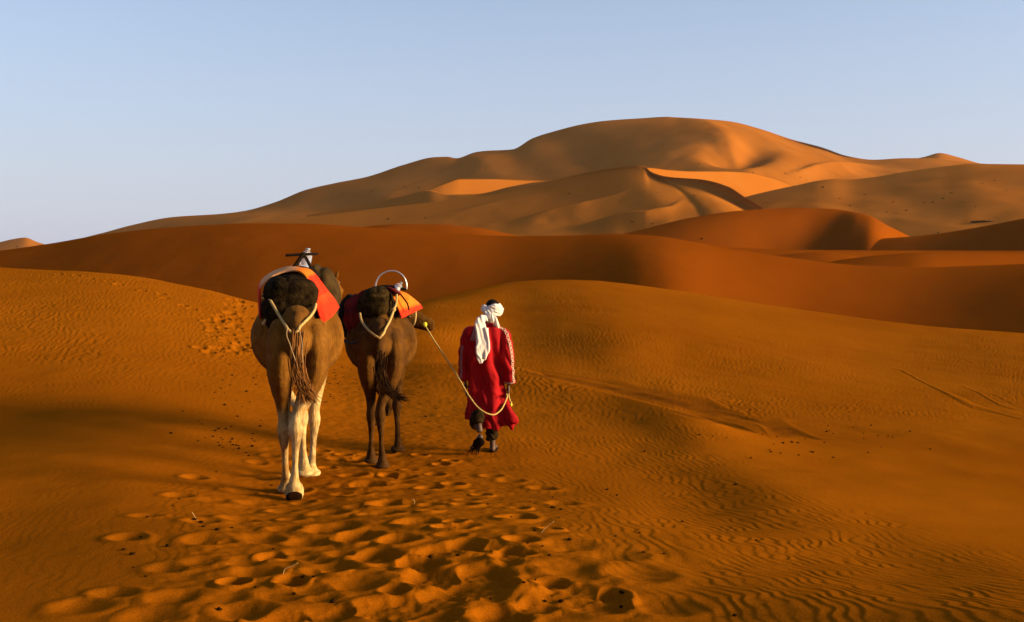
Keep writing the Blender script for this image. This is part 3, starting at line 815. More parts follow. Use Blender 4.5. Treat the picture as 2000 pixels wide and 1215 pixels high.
def make_camel(loc, rz, label, mat, hairmat, legs, neck, head, tail, tuft, sc, legtone, sole_leg=None, lean=0.0):
    root = empty('camel', loc, label, 'camel')
    root.scale = (sc, sc, sc)
    root.rotation_euler = (0, 0, rz)
    mb = MB()
    # trunk along +Y, wide sagging belly, drooping rump
    mb.add(*tube([(0, -.24, 1.49, .05, .08), (0, -.19, 1.45, .12, .16), (0, -.08, 1.42, .19, .24), (0, .10, 1.40, .18, .27), (0, .30, 1.39, .18, .29), (0, .43, 1.375, .27, .335), (0, .58, 1.36, .385, .375), (0, .82, 1.345, .43, .40),
                  (0, 1.06, 1.345, .415, .41), (0, 1.30, 1.36, .33, .39), (0, 1.48, 1.39, .22, .32), (0, 1.60, 1.40, .10, .18)], n=32, k=5))
    mb.add(*ellipsoid((0, .72, 1.62), (.20, .40, .36)))                    # the hump under the load
    mb.add(*tube([(0, .12, 1.62, .10, .07), (0, -.05, 1.61, .11, .075), (0, -.16, 1.55, .10, .07), (0, -.21, 1.46, .07, .05)], n=12))      # sacrum
    for kind, s, a, b in legs:
        P = hind_leg(s, a, b) if kind == 'h' else fore_leg(s, a, b)
        mb.add(*tube(P, n=16, k=4))
        fx, fy, fz = b
        tilt = 0.0 if sole_leg is None or (kind, s) != sole_leg else 0.9
        c, sn = math.cos(tilt), math.sin(tilt)
        rot = [[1, 0, 0], [0, c, -sn], [0, sn, c]]
        w = .083 if kind == 'h' else .095
        mb.add(*ellipsoid((fx, fy + .035, fz + .036), (w, w * 1.28, .036), e=2.4, rot=rot))
        for q in (-1, 1):                                           # two toes
            mb.add(*ellipsoid((fx + q * .035, fy + .115 * c, fz + .035 + .10 * sn * .0), (.04, .05, .032)))
    mb.add(*tube(neck, n=18, k=6))
    mb.add(*tube(head, n=16, k=5, side=(0, 1, 0) if abs(head[-1][0] - head[0][0]) > abs(head[-1][1] - head[0][1]) else (1, 0, 0)))
    h0 = np.array(head[0][:3]); h1 = np.array(head[-1][:3])
    hd = (h1 - h0) / np.linalg.norm(h1 - h0); sd = np.cross(hd, (0, 0, 1)); sd /= np.linalg.norm(sd)
    up = np.cross(sd, hd)
    for q in (-1, 1):
        e0 = h0 + hd * .03 + sd * q * .075 + up * .07
        mb.add(*tube([tuple(e0) + (.022, .015), tuple(e0 + up * .04 + sd * q * .02 - hd * .02) + (.026, .014), tuple(e0 + up * .085 + sd * q * .035 - hd * .035) + (.008, .006)], n=8, k=3))
        mb.add(*ellipsoid(h0 + hd * .15 + sd * q * .062 + up * .05, (.035, .035, .03), 10, 8))      # brow
        mb.add(*ellipsoid(h1 - hd * .03 + sd * q * .035 + up * .03, (.03, .03, .022), 8, 6))        # nostril
    mb.add(*ellipsoid(h1 - hd * .05 - up * .055, (.05, .05, .028), 10, 8))                          # lower lip
    mb.add(*tube(tail, n=10, k=6))
    me = fuse(mb, 'body', 0.0115, 3)

    def detail(co, no):
        d = 0.010 * fbm(co[:, 0] * 6 + co[:, 1] * 2, co[:, 2] * 5 + co[:, 1] * 3, 3, 2) + 0.004 * fbm(co[:, 0] * 22 + co[:, 1] * 9, co[:, 2] * 14, 2, 9)
        upper = sstep(0.5, 1.2, co[:, 2])
        # groove between the buttocks, hollow before the thigh
        g = -0.045 * np.exp(-(co[:, 0] / 0.04) ** 2) * sstep(1.0, 1.2, co[:, 2]) * 0.0
        return co + no * (d * (0.25 + 0.75 * upper) + g)[:, None]
    warp_mesh(me, detail)
    n = len(me.vertices)
    co = np.empty(n * 3, np.float32); me.vertices.foreach_get('co', co); co = co.reshape(-1, 3).astype(float)
    legv, darkv = legtone(co)
    for nm, v in (('leg', legv), ('dark', darkv)):
        at = me.attributes.new(nm, 'FLOAT', 'POINT'); at.data.foreach_set('value', np.clip(v, 0, 1).astype(np.float32))
    link('body', me, mat, root)
    for q in (-1, 1):
        p = h0 + hd * .15 + sd * q * .085 + up * .045
        MB().add(*ellipsoid(p, (.018, .018, .018), 10, 8)).build('eye', M_eye, root)
    # tail tuft: many tapering locks
    tb = MB()
    rs_ = np.random.default_rng(5)
    T0 = np.array(tuft, float)
    Q = resample(T0, 8)
    for i in range(340):
        st = rs_.random() * 0.72
        i0 = int(st * len(Q))
        m = min(len(Q) - i0, max(5, int(len(Q) * (0.28 + 0.3 * rs_.random()))))
        seg = Q[i0:i0 + m]
        if len(seg) < 4: continue
        t = np.linspace(0, 1, len(seg))[:, None]
        low = 0.35 + 0.65 * min(1.0, st / 0.55)            # hair lies flat on the dock and spreads in the tuft
        off = rs_.normal(size=3) * np.array([.024, .006, .008]); off2 = rs_.normal(size=3) * np.array([.042, .022, .03]) * low
        pts = seg + off + off2 * t * t + np.array([math.sin(i), math.cos(i * 1.7), 0]) * 0.006 * np.sin(t * 6 + i)
        r = 0.0046 * (1 - 0.8 * t[:, 0]) + 0.0006
        tb.add(*tube(np.concatenate([pts, r[:, None], r[:, None]], 1), n=4, sm=False, cap=False))
    tb.build('tail_tuft', hairmat, root)
    return root


# --- the pale-legged camel
DA = 8.55
PA = W(582, 700, DA)
LA = (float(PA[0]), DA, float(gz(PA[0], DA)) - 0.008)
RA = math.atan2(418, F)          # it walks straight away from the viewer
CA, SA = math.cos(RA), math.sin(RA)
gA = lambda x, y: float(gz(LA[0] + x * CA - y * SA, LA[1] + x * SA + y * CA)) - LA[2] - 0.012


def toneA(co):
    x, y, z = co[:, 0], co[:, 1], co[:, 2]
    nz = 0.07 * fbm(x * 9 + y * 4, z * 6, 3, 1)
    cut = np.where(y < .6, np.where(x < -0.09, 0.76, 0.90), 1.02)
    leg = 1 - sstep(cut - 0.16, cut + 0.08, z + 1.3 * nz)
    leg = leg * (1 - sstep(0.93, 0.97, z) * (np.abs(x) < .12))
    leg = np.where((x < -0.09) & (y < .7), leg * 0.5, leg)  # shade on the left hind leg, painted into the coat as less cream
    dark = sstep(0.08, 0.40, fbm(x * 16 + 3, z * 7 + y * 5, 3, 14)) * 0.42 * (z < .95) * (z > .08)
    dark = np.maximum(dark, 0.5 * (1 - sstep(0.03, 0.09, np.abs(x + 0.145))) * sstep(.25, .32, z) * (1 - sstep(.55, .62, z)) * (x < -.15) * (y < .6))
    dark = np.maximum(dark, 0.35 * np.exp(-(x / .05) ** 2) * (z > 1.0) * (y < 0))
    return leg, dark


legsA = [('h', -1, (-.125, .02, .62), (-.115, .30, gA(-.115, .30))), ('h', 1, (-.025, -.06, .64), (-.045, -.02, gA(-.045, -.02) + .035)),
         ('f', 1, (.150, 1.18, .52), (.115, 1.16, gA(.115, 1.16))), ('f', -1, (.03, 1.02, .55), (.045, .86, gA(.045, .86) + .06))]
camelA = make_camel(LA, RA, 'taller tan camel with cream-coloured legs and orange blanket, walking away on the left', M_camelA, M_hairA, legsA,
                    neck=[(0, 1.38, 1.40, .20, .26), (.02, 1.66, 1.30, .13, .17), (.08, 1.95, 1.27, .095, .12), (.18, 2.20, 1.38, .085, .10), (.28, 2.36, 1.58, .078, .09), (.34, 2.44, 1.74, .075, .085)],
                    head=[(.33, 2.42, 1.80, .085, .10), (.36, 2.52, 1.80, .088, .105), (.40, 2.64, 1.77, .070, .085), (.44, 2.76, 1.73, .056, .066), (.46, 2.84, 1.70, .06, .06), (.47, 2.88, 1.69, .04, .04)],
                    tail=[(0, -.14, 1.62, .06, .05), (-.003, -.275, 1.50, .058, .05), (-.01, -.345, 1.32, .052, .045), (.0, -.365, 1.15, .042, .036), (.03, -.36, 1.02, .026, .022)],
                    tuft=[(-.003, -.325, 1.50), (-.01, -.39, 1.33), (.0, -.402, 1.17), (.025, -.395, 1.07), (.055, -.38, .99), (.09, -.355, .92)], sc=1.0, legtone=toneA, sole_leg=('h', 1))
MB().add(*ellipsoid((-.045, -.075, gA(-.045, -.02) + .048), (.070, .022, .043), e=2.2)).build('sole', M_sole, camelA)

# --- the dark brown camel
DB = 10.35
PB = W(745, 760, DB)
SB = 0.935
LB = (float(PB[0]), DB, float(gz(PB[0], DB)) - 0.008)
RB = math.atan2(250, F)
CB, SBn = math.cos(RB), math.sin(RB)
gB = lambda x, y: (float(gz(LB[0] + (x * CB - y * SBn) * SB, LB[1] + (x * SBn + y * CB) * SB)) - LB[2]) / SB - 0.012


def toneB(co):
    x, y, z = co[:, 0], co[:, 1], co[:, 2]
    leg = 1 - sstep(.72, 1.0, z + 0.06 * fbm(x * 9, z * 6, 3, 1))
    dark = 0.55 * np.exp(-(x / .05) ** 2) * (z > 1.0) * (y < 0) + 0.5 * (1 - sstep(.1, .22, z))
    dark = np.maximum(dark, 0.4 * sstep(0.1, 0.4, fbm(x * 4 + y * 2, z * 5, 3, 6)) * (z > 1.1))
    return leg, dark


legsB = [('h', -1, (-.115, .08, .60), (-.125, .22, gB(-.125, .22))), ('h', 1, (-.015, -.10, .62), (.005, -.08, gB(.005, -.08))),
         ('f', 1, (.185, 1.14, .54), (.195, 1.10, gB(.195, 1.10))), ('f', -1, (.075, 1.30, .52), (-.085, 0.98, .33))]
camelB = make_camel(LB, RB, 'dark brown camel with brown legs turning its head right, walking between pale-legged camel and man', M_camelB, M_hairB, legsB,
                    neck=[(0, 1.38, 1.40, .20, .26), (.03, 1.62, 1.24, .13, .17), (.10, 1.86, 1.16, .10, .12), (.20, 2.02, 1.24, .09, .10), (.27, 2.10, 1.40, .085, .09), (.29, 2.13, 1.50, .08, .085)],
                    head=[(.22, 2.14, 1.57, .10, .12), (.33, 2.14, 1.57, .11, .135), (.45, 2.12, 1.53, .095, .115), (.56, 2.10, 1.49, .082, .098), (.64, 2.09, 1.465, .085, .090), (.69, 2.08, 1.455, .06, .06)],
                    tail=[(0, -.14, 1.62, .06, .05), (-.01, -.275, 1.48, .056, .05), (-.015, -.345, 1.28, .050, .042), (-.005, -.36, 1.10, .036, .03), (.03, -.35, .99, .020, .018)],
                    tuft=[(-.012, -.375, 1.36), (-.013, -.392, 1.24), (-.005, -.395, 1.10), (.045, -.385, .97), (.13, -.37, .88), (.23, -.355, .83)], sc=SB, legtone=toneB)


# ------------------------------------------------------------------ loads and tack (photo pixels at the depth of the animal they lie on)
def lw(P, D=None):
    """list of (px, py, depth) -> world points"""
    return [W(a, b, c) for a, b, c in P]


def sheet(name, ctrl, mat, label, cat, thick=0.012, nu=28, nv=28, fold=0.0, fold_f=5, tone='u', fray=0.0):
    """cloth from a grid of control points (rows x cols of world points); tone runs along the columns"""
    C = np.array(ctrl, float)
    nr, ncl = C.shape[:2]
    A = np.stack([resample(C[i], 7) for i in range(nr)])
    B = np.stack([resample(A[:, j], 7) for j in range(A.shape[1])], 1)
    R_, K = B.shape[:2]
    tu = np.linspace(0, 1, K)[None].repeat(R_, 0); tv = np.linspace(0, 1, R_)[:, None].repeat(K, 1)
    du = np.gradient(B, axis=1); dv = np.gradient(B, axis=0)
    nrm = np.cross(du, dv); nrm /= np.linalg.norm(nrm, axis=2)[:, :, None] + 1e-9
    amp = fold * (0.3 + 0.7 * tv if tone == 'u' else 0.3 + 0.7 * tu)
    B = B + nrm * (amp * np.sin((tu if tone == 'v' else tv) * fold_f * 6.28 + 2 * vnoise(tu * 4, tv * 4, 3)))[:, :, None] + nrm * (0.006 * fbm(tu * 9, tv * 9, 3, 6))[:, :, None]
    back = B - nrm * thick
    V = np.concatenate([B.reshape(-1, 3), back.reshape(-1, 3)])
    t = (tu if tone == 'u' else tv).reshape(-1)
    Fc = []
    nB = R_ * K
    for i in range(R_ - 1):
        for j in range(K - 1):
            a = i * K + j
            Fc.append((a, a + 1, a + K + 1, a + K)); Fc.append((nB + a, nB + a + K, nB + a + K + 1, nB + a + 1))
    edge = [(0 * K + j, 0 * K + j + 1) for j in range(K - 1)] + [(i * K + K - 1, (i + 1) * K + K - 1) for i in range(R_ - 1)] + \
           [((R_ - 1) * K + j + 1, (R_ - 1) * K + j) for j in range(K - 1)] + [((i + 1) * K, i * K) for i in range(R_ - 1)]
    for a, b in edge: Fc.append((b, a, nB + a, nB + b))
    mb = MB().add(V, Fc, np.concatenate([t, t]) + 1e-4)
    o = mb.build(name, mat, origin=tuple(V[:, :].min(0) * 0 + V.mean(0)))
    return tag(o, label, cat)


def bottle(loc, axis, h, r, label, wrap=True):
    """clear bottle: body, label, cap"""
    root = empty('water_bottle', tuple(loc), label, 'bottle')
    root.rotation_euler = Vector(axis).to_track_quat('Z', 'Y').to_euler()
    prof = [(0, .55), (.01, .95), (.05, 1), (.2, .94), (.32, 1), (.6, 1), (.68, .96), (.78, .75), (.86, .42), (.91, .34), (.94, .34)]
    mb = MB(); V = []; Fc = []
    nn = 18
    for t, k in prof:
        for j in range(nn):
            V.append((r * k * math.cos(6.2832 * j / nn), r * k * math.sin(6.2832 * j / nn), h * t))
    for i in range(len(prof) - 1):
        for j in range(nn): Fc.append((i * nn + j, i * nn + (j + 1) % nn, (i + 1) * nn + (j + 1) % nn, (i + 1) * nn + j))
    Fc.append(tuple(range(nn))[::-1]); Fc.append(tuple((len(prof) - 1) * nn + j for j in range(nn)))
    mb.add(V, Fc).build('bottle_body', M_bottle, root)
    if wrap:
        MB().add(*tube([(0, 0, h * .36, r * 1.015, r * 1.015), (0, 0, h * .58, r * 1.015, r * 1.015)], n=18, sm=False, cap=False)).build('bottle_label', M_label, root)
    MB().add(*tube([(0, 0, h * .92, r * .42, r * .42), (0, 0, h * 1.0, r * .42, r * .42)], n=14, sm=False)).build('bottle_cap', M_cap, root)
    return root


def pad_mesh(name, c, r, e, mat, parent, voxel=0.016, amp=0.02, extra=None):
    mb = MB()
    mb.add(*ellipsoid(c, r, 36, 24, e=e))
    for x in (extra or []): mb.add(*x)
    me = fuse(mb, name, voxel, 3)
    warp_mesh(me, lambda co, no: co + no * (amp * fbm(co[:, 0] * 7 + co[:, 1] * 3, co[:, 2] * 7 + co[:, 1] * 4, 3, 8) - amp * 0.7 * np.exp(-(np.abs(vnoise(co[:, 0] * 4, co[:, 2] * 5 + co[:, 1], 3)) / 0.08) ** 2))[:, None])
    return link(name, me, mat, parent)


# --- on the pale-legged camel
sadA = empty('camel_saddle', LA, 'bulky dark stuffed saddle pad with black T-shaped handle on the pale-legged camel', 'saddle')
pad_mesh('saddle_pad', (-.055, .52, 1.675), (.255, .33, .262), 3.0, M_pad, sadA,
         extra=[ellipsoid((-.21, .52, 1.64), (.11, .28, .15), e=2.4), ellipsoid((.12, .56, 1.50), (.13, .28, .26), e=2.4)])


sadA.rotation_euler = (0, 0, RA)


def lA(px, py, D):
    v = W(px, py, D) - np.array(LA)
    return np.array([v[0] * CA + v[1] * SA, -v[0] * SA + v[1] * CA, v[2]])


hb = MB().add(*tube([tuple(lA(558, 499, 9.35)) + (.013, .013), tuple(lA(590, 497, 9.40)) + (.014, .014), tuple(lA(621, 496, 9.45)) + (.013, .013)], n=10, k=4, side=(0, 1, 0)))
hb.build('handle_bar', M_iron, sadA)
pf = MB()
pf.add(*tube([tuple(lA(593, 494, 9.40)) + (.020, .018), tuple(lA(585, 507, 9.38)) + (.022, .02), tuple(lA(576, 520, 9.36)) + (.020, .02), tuple(lA(566, 534, 9.34)) + (.022, .02)], n=10, side=(0, 1, 0)))
pf.add(*tube([tuple(lA(592, 494, 9.42)) + (.022, .018), tuple(lA(600, 508, 9.44)) + (.018, .016), tuple(lA(608, 524, 9.46)) + (.018, .016), tuple(lA(616, 540, 9.48)) + (.02, .018)], n=10, side=(0, 1, 0)))
pf.add(*ellipsoid(lA(592, 499, 9.41), (.032, .03, .026)))
pf.build('handle_post', M_black, sadA)
mb = MB()
mb.add(*tube([tuple(lA(545, 535, 9.3)) + (.035, .03), tuple(lA(570, 528, 9.35)) + (.04, .035), tuple(lA(600, 529, 9.4)) + (.04, .035), tuple(lA(622, 540, 9.45)) + (.035, .03)], n=10, side=(0, 1, 0)))
mb.build('saddle_frame', M_black, sadA)

bagA = MB()
bagA.add(*tube([tuple(W(616, 520, 9.75)) + (.03, .12), tuple(W(628, 534, 9.75)) + (.075, .17), tuple(W(638, 552, 9.72)) + (.085, .20), tuple(W(643, 575, 9.7)) + (.085, .20), tuple(W(644, 600, 9.68)) + (.07, .18), tuple(W(643, 625, 9.65)) + (.04, .12)], n=20, k=5))
me = fuse(bagA, 'saddle_bag', 0.014, 4)
warp_mesh(me, lambda co, no: co + no * (0.022 * np.sin(co[:, 0] * 38 + 9 * co[:, 2] + 2 * vnoise(co[:, 0] * 5, co[:, 2] * 5, 2)))[:, None] * 0.7)
og = W(640, 560, 9.7)
for v in me.vertices: v.co -= Vector(og)
tag(link('saddle_bag', me, M_bag, origin=tuple(og)), 'folded olive-brown canvas bag hung on the right side behind orange blanket', 'bag')

sheet('saddle_blanket', [
    lw([(508, 622, 9.0), (507, 590, 9.0), (508, 562, 9.02), (528, 541, 9.06), (560, 530, 9.10), (583, 529, 9.06), (599, 541, 8.98), (610, 572, 8.90), (619, 602, 8.86), (629, 631, 8.83)]),
    lw([(507, 620, 9.15), (506, 587, 9.15), (507, 558, 9.17), (527, 537, 9.2), (560, 526, 9.22), (586, 525, 9.18), (604, 536, 9.08), (620, 566, 8.98), (632, 595, 8.92), (642, 624, 8.89)]),
    lw([(507, 618, 9.32), (506, 585, 9.32), (507, 556, 9.34), (527, 535, 9.36), (560, 524, 9.36), (589, 523, 9.32), (610, 534, 9.22), (630, 562, 9.12), (644, 588, 9.06), (653, 613, 9.02)]),
    lw([(508, 615, 9.5), (507, 584, 9.5), (508, 556, 9.52), (528, 535, 9.54), (560, 523, 9.54), (592, 522, 9.48), (615, 533, 9.38), (637, 559, 9.28), (653, 582, 9.2), (662, 601, 9.15)]),
], M_clothA, 'orange blanket with red ends draped over the dark pad of pale-legged camel', 'blanket', fold=0.010, fold_f=1.6)

bottle(W(601, 523, 9.55) + np.array([-.03, 0, 0]), (0.20, 0.0, 1), 0.19, 0.052, 'clear crumpled water bottle behind the black T-shaped handle', wrap=False)

rp = empty('crupper_rope', tuple(W(560, 640, 8.25)), 'pale crupper rope slung under tail of the pale-legged camel', 'rope')
RO = np.array(rp.location)


def ropepart(name, P, r, mat, root, n=8):
    o_ = np.array(root.location)
    return MB().add(*rope_tube([W(a, b, c) - o_ for a, b, c in P], r, n)).build(name, mat, root)


ropepart('strand', [(522, 576, 8.86), (530, 590, 8.72), (541, 609, 8.56), (551, 625, 8.42), (558, 636, 8.28), (565, 646, 8.22), (574, 652, 8.22)], .0125, M_rope, rp)
ropepart('strand', [(617, 594, 8.80), (614, 606, 8.60), (606, 618, 8.44), (595, 629, 8.30), (587, 637, 8.26), (582, 645, 8.22), (575, 652, 8.22)], .0125, M_rope, rp)
ropepart('rope_end', [(520, 580, 8.84), (518, 588, 8.82), (523, 600, 8.82), (525, 612, 8.82), (522, 622, 8.82), (515, 630, 8.82)], .0125, M_rope, rp)
kn = MB()
for a, b, c, rr in [(519, 575, 8.84, .030), (524, 579, 8.82, .026), (516, 582, 8.84, .022)]:
    kn.add(*ellipsoid(W(a, b, c) - RO, (rr, rr, rr * .8), 10, 8))
kn.build('knot', M_rope, rp)
MB().add(*ellipsoid(W(515, 632, 8.82) - RO, (.019, .019, .016), 10, 8)).build('knot', M_rope, rp)
ropepart('loose_string', [(561, 642, 8.18), (560, 655, 8.14), (566, 672, 8.12), (572, 690, 8.12), (580, 712, 8.14), (585, 728, 8.16)], .0045, M_string, rp, 5)
ropepart('loose_string', [(583, 640, 8.18), (587, 655, 8.14), (590, 672, 8.13), (590, 690, 8.13), (592, 712, 8.15)], .0045, M_string, rp, 5)

# --- on the dark brown camel
sadB = empty('camel_saddle', LB, 'rounded brown stuffed pad with bright metal hoop handle on the dark brown camel', 'saddle')


def lB(px, py, D): return W(px, py, D) - np.array(LB)


c0 = lB(738, 592, 10.85)
pad_mesh('saddle_pad', c0, (.180, .26, .185), 2.3, M_pad2, sadB, amp=0.012,
         extra=[ellipsoid(c0 + np.array([-.05, .18, -.06]), (.235, .28, .22)), ellipsoid(c0 + np.array([.10, .2, -.10]), (.20, .26, .20))])
MB().add(*tube([tuple(lB(733, 561, 11.0)) + (.0085, .0085), tuple(lB(736, 549, 11.0)) + (.0085, .0085), tuple(lB(742, 539, 11.0)) + (.0085, .0085), tuple(lB(752, 532, 11.0)) + (.0085, .0085), tuple(lB(768, 529, 11.0)) + (.0085, .0085),
                tuple(lB(783, 535, 11.0)) + (.0085, .0085), tuple(lB(790, 543, 11.0)) + (.0085, .0085), tuple(lB(794, 554, 11.0)) + (.0085, .0085), tuple(lB(794, 566, 11.0)) + (.0085, .0085)], n=10, k=5, side=(0, 1, 0))).build('hoop_handle', M_steel, sadB)
MB().add(*tube([tuple(lB(722, 566, 11.0)) + (.016, .03), tuple(lB(745, 560, 11.0)) + (.018, .03), tuple(lB(770, 561, 11.0)) + (.018, .03), tuple(lB(794, 566, 11.0)) + (.014, .03)], n=10, side=(0, 0, 1))).build('saddle_frame', M_black, sadB)
MB().add(*tube([tuple(lB(763, 574, 10.75)) + (.010, .02), tuple(lB(767, 590, 10.70)) + (.010, .02), tuple(lB(766, 606, 10.70)) + (.010, .02), tuple(lB(758, 622, 10.72)) + (.010, .02)], n=8, side=(1, 0, 0))).build('strap', M_black, sadB)

mb = MB()
mb.add(*tube([tuple(W(690, 578, 11.2)) + (.06, .16), tuple(W(682, 596, 11.2)) + (.10, .22), tuple(W(680, 620, 11.2)) + (.11, .24), tuple(W(682, 640, 11.2)) + (.10, .22), tuple(W(684, 657, 11.2)) + (.07, .16)], n=18, k=4))
mb.add(*ellipsoid(W(667, 606, 11.3), (.055, .08, .062)))
mb.add(*ellipsoid(W(679, 650, 11.1), (.062, .12, .05), e=3))
me = fuse(mb, 'pack', 0.014, 3)
og = W(682, 620, 11.2)
for v in me.vertices: v.co -= Vector(og)
tag(link('pack', me, M_black, origin=tuple(og)), 'black pack hanging on the left flank of the dark brown camel', 'pack')
sheet('saddle_blanket', [
    lw([(716, 566, 10.95), (706, 580, 10.90), (702, 600, 10.86), (703, 622, 10.84), (704, 640, 10.84)]),
    lw([(706, 572, 11.0), (694, 586, 10.92), (688, 604, 10.86), (690, 626, 10.84), (694, 648, 10.84)]),
    lw([(697, 578, 11.08), (682, 592, 10.98), (676, 608, 10.92), (679, 628, 10.90), (686, 652, 10.88)]),
    lw([(688, 584, 11.25), (675, 596, 11.15), (670, 612, 11.08), (673, 630, 11.05), (679, 646, 11.02)])],
    M_clothC, 'crumpled dark red blanket on the shaded left side of the dark brown camel', 'blanket', fold=0.030, fold_f=2.6)
sheet('saddle_blanket', [
    lw([(757, 566, 10.95), (766, 577, 10.86), (773, 592, 10.80), (781, 610, 10.78), (785, 622, 10.78)]),
    lw([(764, 566, 11.02), (777, 576, 10.95), (788, 592, 10.90), (796, 606, 10.88), (799, 615, 10.88)]),
    lw([(772, 568, 11.15), (790, 575, 11.08), (803, 589, 11.04), (811, 601, 11.02), (813, 608, 11.02)]),
    lw([(782, 570, 11.35), (800, 576, 11.28), (814, 586, 11.24), (824, 595, 11.22), (827, 601, 11.22)])],
    M_clothB, 'orange blanket with frayed red edge on the sunlit right side of dark brown camel', 'blanket', fold=0.012, fold_f=1.8)
MB_ = MB().add(*rope_tube([W(778, 570, 10.90), W(788, 582, 10.86), W(796, 594, 10.82), (W(799, 606, 10.82))], .009, 6))
o = MB_.build('black_cord', M_black, origin=tuple(W(796, 594, 10.82))); tag(o, 'thin black cord lying across the orange blanket of dark brown camel', 'cord')
mb = MB()      # rolled end of the red cloth on the pad
mb.add(*tube([tuple(W(757, 564, 10.85)) + (.02, .05), tuple(W(768, 569, 10.84)) + (.028, .06), tuple(W(780, 575, 10.86)) + (.02, .05)], n=12))
og = W(768, 569, 10.85)
o = mb.build('red_cloth', M_clothC, origin=tuple(og)); tag(o, 'small roll of red cloth beside water bottle on dark brown camel', 'cloth')
bottle(W(771, 571, 11.0), (0.55, 0.0, 0.8), 0.135, 0.040, 'clear water bottle with grey cap inside the metal hoop', wrap=True)

rq = empty('crupper_rope', tuple(W(745, 640, 10.0)), 'pale crupper rope slung under tail of the dark brown camel', 'rope')
ropepart('strand', [(703, 612, 10.55), (706, 626, 10.44), (713, 637, 10.32), (720, 645, 10.2), (728, 652, 10.06), (735, 657, 9.98), (741, 660, 9.97)], .0125, M_rope, rq)
ropepart('strand', [(775, 575, 10.60), (774, 592, 10.56), (769, 606, 10.46), (762, 625, 10.30), (753, 642, 10.12), (746, 655, 9.98), (740, 661, 9.97)], .0125, M_rope, rq)
o_ = np.array(rq.location)
MB().add(*ellipsoid(W(769, 605, 10.45) - o_, (.024, .024, .022), 10, 8)).build('knot', M_rope, rq)
bl = empty('girth_rope', tuple(W(690, 668, 10.7)), 'slack grey-blue rope looping round the left flank of dark brown camel', 'rope')
ropepart('loop', [(712, 632, 10.42), (711, 650, 10.38), (704, 663, 10.44), (693, 669, 10.55), (680, 669, 10.62), (671, 664, 10.68), (667, 655, 10.72)], .013, M_bluerope, bl)
hl = empty('halter', tuple(W(820, 630, 12.4)), 'cream halter strap round the muzzle of dark brown camel', 'halter')
ropepart('noseband', [(808, 604, 12.42), (812, 612, 12.24), (811, 625, 12.20), (806, 638, 12.25), (802, 646, 12.3)], .012, M_rope, hl)

# ------------------------------------------------------------------ the man leading the camels
M_skin = simple('brown_skin', (0.0492, 0.0213, 0.0090, 1), (0.0779, 0.0344, 0.0148, 1), 20, 0.6, 0.1, 120, 0.3)
M_hair = simple('black_hair', (0.004, 0.003, 0.002, 1), (0.009, 0.006, 0.004, 1), 60, 0.8, 0.6, 160, 0.04)
M_robe = simple('red_robe_cotton', (0.2050, 0.0020, 0.0033, 1), (0.2952, 0.0041, 0.0049, 1), 5, 0.8, 0.25, 90, 0.08, dist=0.004)
M_lace = simple('cream_lace', (0.4510, 0.2952, 0.1968, 1), (0.5576, 0.3936, 0.2788, 1), 60, 0.85)
M_lace2 = simple('grey_lace', (0.2132, 0.1886, 0.1640, 1), (0.2952, 0.2542, 0.2132, 1), 60, 0.85)
M_turban = simple('white_muslin', (0.5084, 0.4428, 0.3936, 1), (0.6068, 0.5412, 0.4756, 1), 12, 0.9, 0.35, 70, 0.05, dist=0.006)
M_trouser = simple('dark_brown_trousers', (0.010, 0.0055, 0.002, 1), (0.030, 0.016, 0.005, 1), 14, 0.9, 0.4, 90, 0.02)
M_shoe = simple('black_sandal', (0.006, 0.0035, 0.002, 1), (0.014, 0.007, 0.003, 1), 20, 0.9, spec=0.02)
DM = 11.6
PM = W(950, 880, DM)
LM = (float(PM[0]), DM, float(gz(PM[0], DM)) - 0.004)
man = empty('person', LM, 'man in long red robe and white turban walking away, leading camels by a rope', 'person')


def lM(px, py, D=DM):
    return W(px, py, D) - np.array(LM)


def gM(x, y): return float(gz(LM[0] + x, LM[1] + y)) - LM[2]


mb = MB()
mb.add(*tube([(0.0, .02, .90, .14, .08), (0.0, .02, 1.02, .13, .08), (0, .01, 1.15, .13, .085), (0, .02, 1.32, .15, .09), (0, .02, 1.42, .15, .075), (0.01, .02, 1.48, .10, .07), (0.03, .04, 1.54, .055, .058), (0.05, .07, 1.60, .052, .055)], n=20, k=4))
hc = np.array([0.07, .095, 1.665])
mb.add(*ellipsoid(hc, (.075, .095, .105), 20, 14))
mb.add(*ellipsoid(hc + np.array([.02, .055, -.07]), (.05, .05, .05), 14, 10))       # jaw
mb.add(*tube([tuple(hc + np.array([.03, .09, .02])) + (.010, .010), tuple(hc + np.array([.036, .115, -.02])) + (.016, .014), tuple(hc + np.array([.033, .10, -.035])) + (.012, .010)], n=8, k=3))
for q in (-1, 1):
    mb.add(*ellipsoid(hc + np.array([q * .076, -.005, -.015]), (.012, .022, .032), 10, 8))
    mb.add(*ellipsoid(hc + np.array([q * .03 + .025, .082, .018]), (.02, .014, .010), 8, 6))
    mb.add(*ellipsoid(hc + np.array([q * .012 + .028, .088, -.062]), (.016, .012, .008), 8, 6))
# arms
sh = {1: (.175, .01, 1.42), -1: (-.185, .01, 1.43)}
wr = {1: lM(995, 752, 11.55), -1: lM(907, 746, 11.62)}
for s in (1, -1):
    S = np.array(sh[s]); Wr = np.array(wr[s])
    El = (S + Wr) / 2 + np.array([s * .03, -.05 if s == 1 else .0, .01])
    mb.add(*tube([tuple(S - np.array([s * .05, 0, 0])) + (.055, .055), tuple(S + np.array([s * .02, 0, -.05])) + (.056, .056), tuple((S + El) / 2) + (.048, .05), tuple(El) + (.040, .042),
                  tuple((El + Wr) / 2) + (.036, .038), tuple(Wr) + (.026, .024)], n=12, k=4))
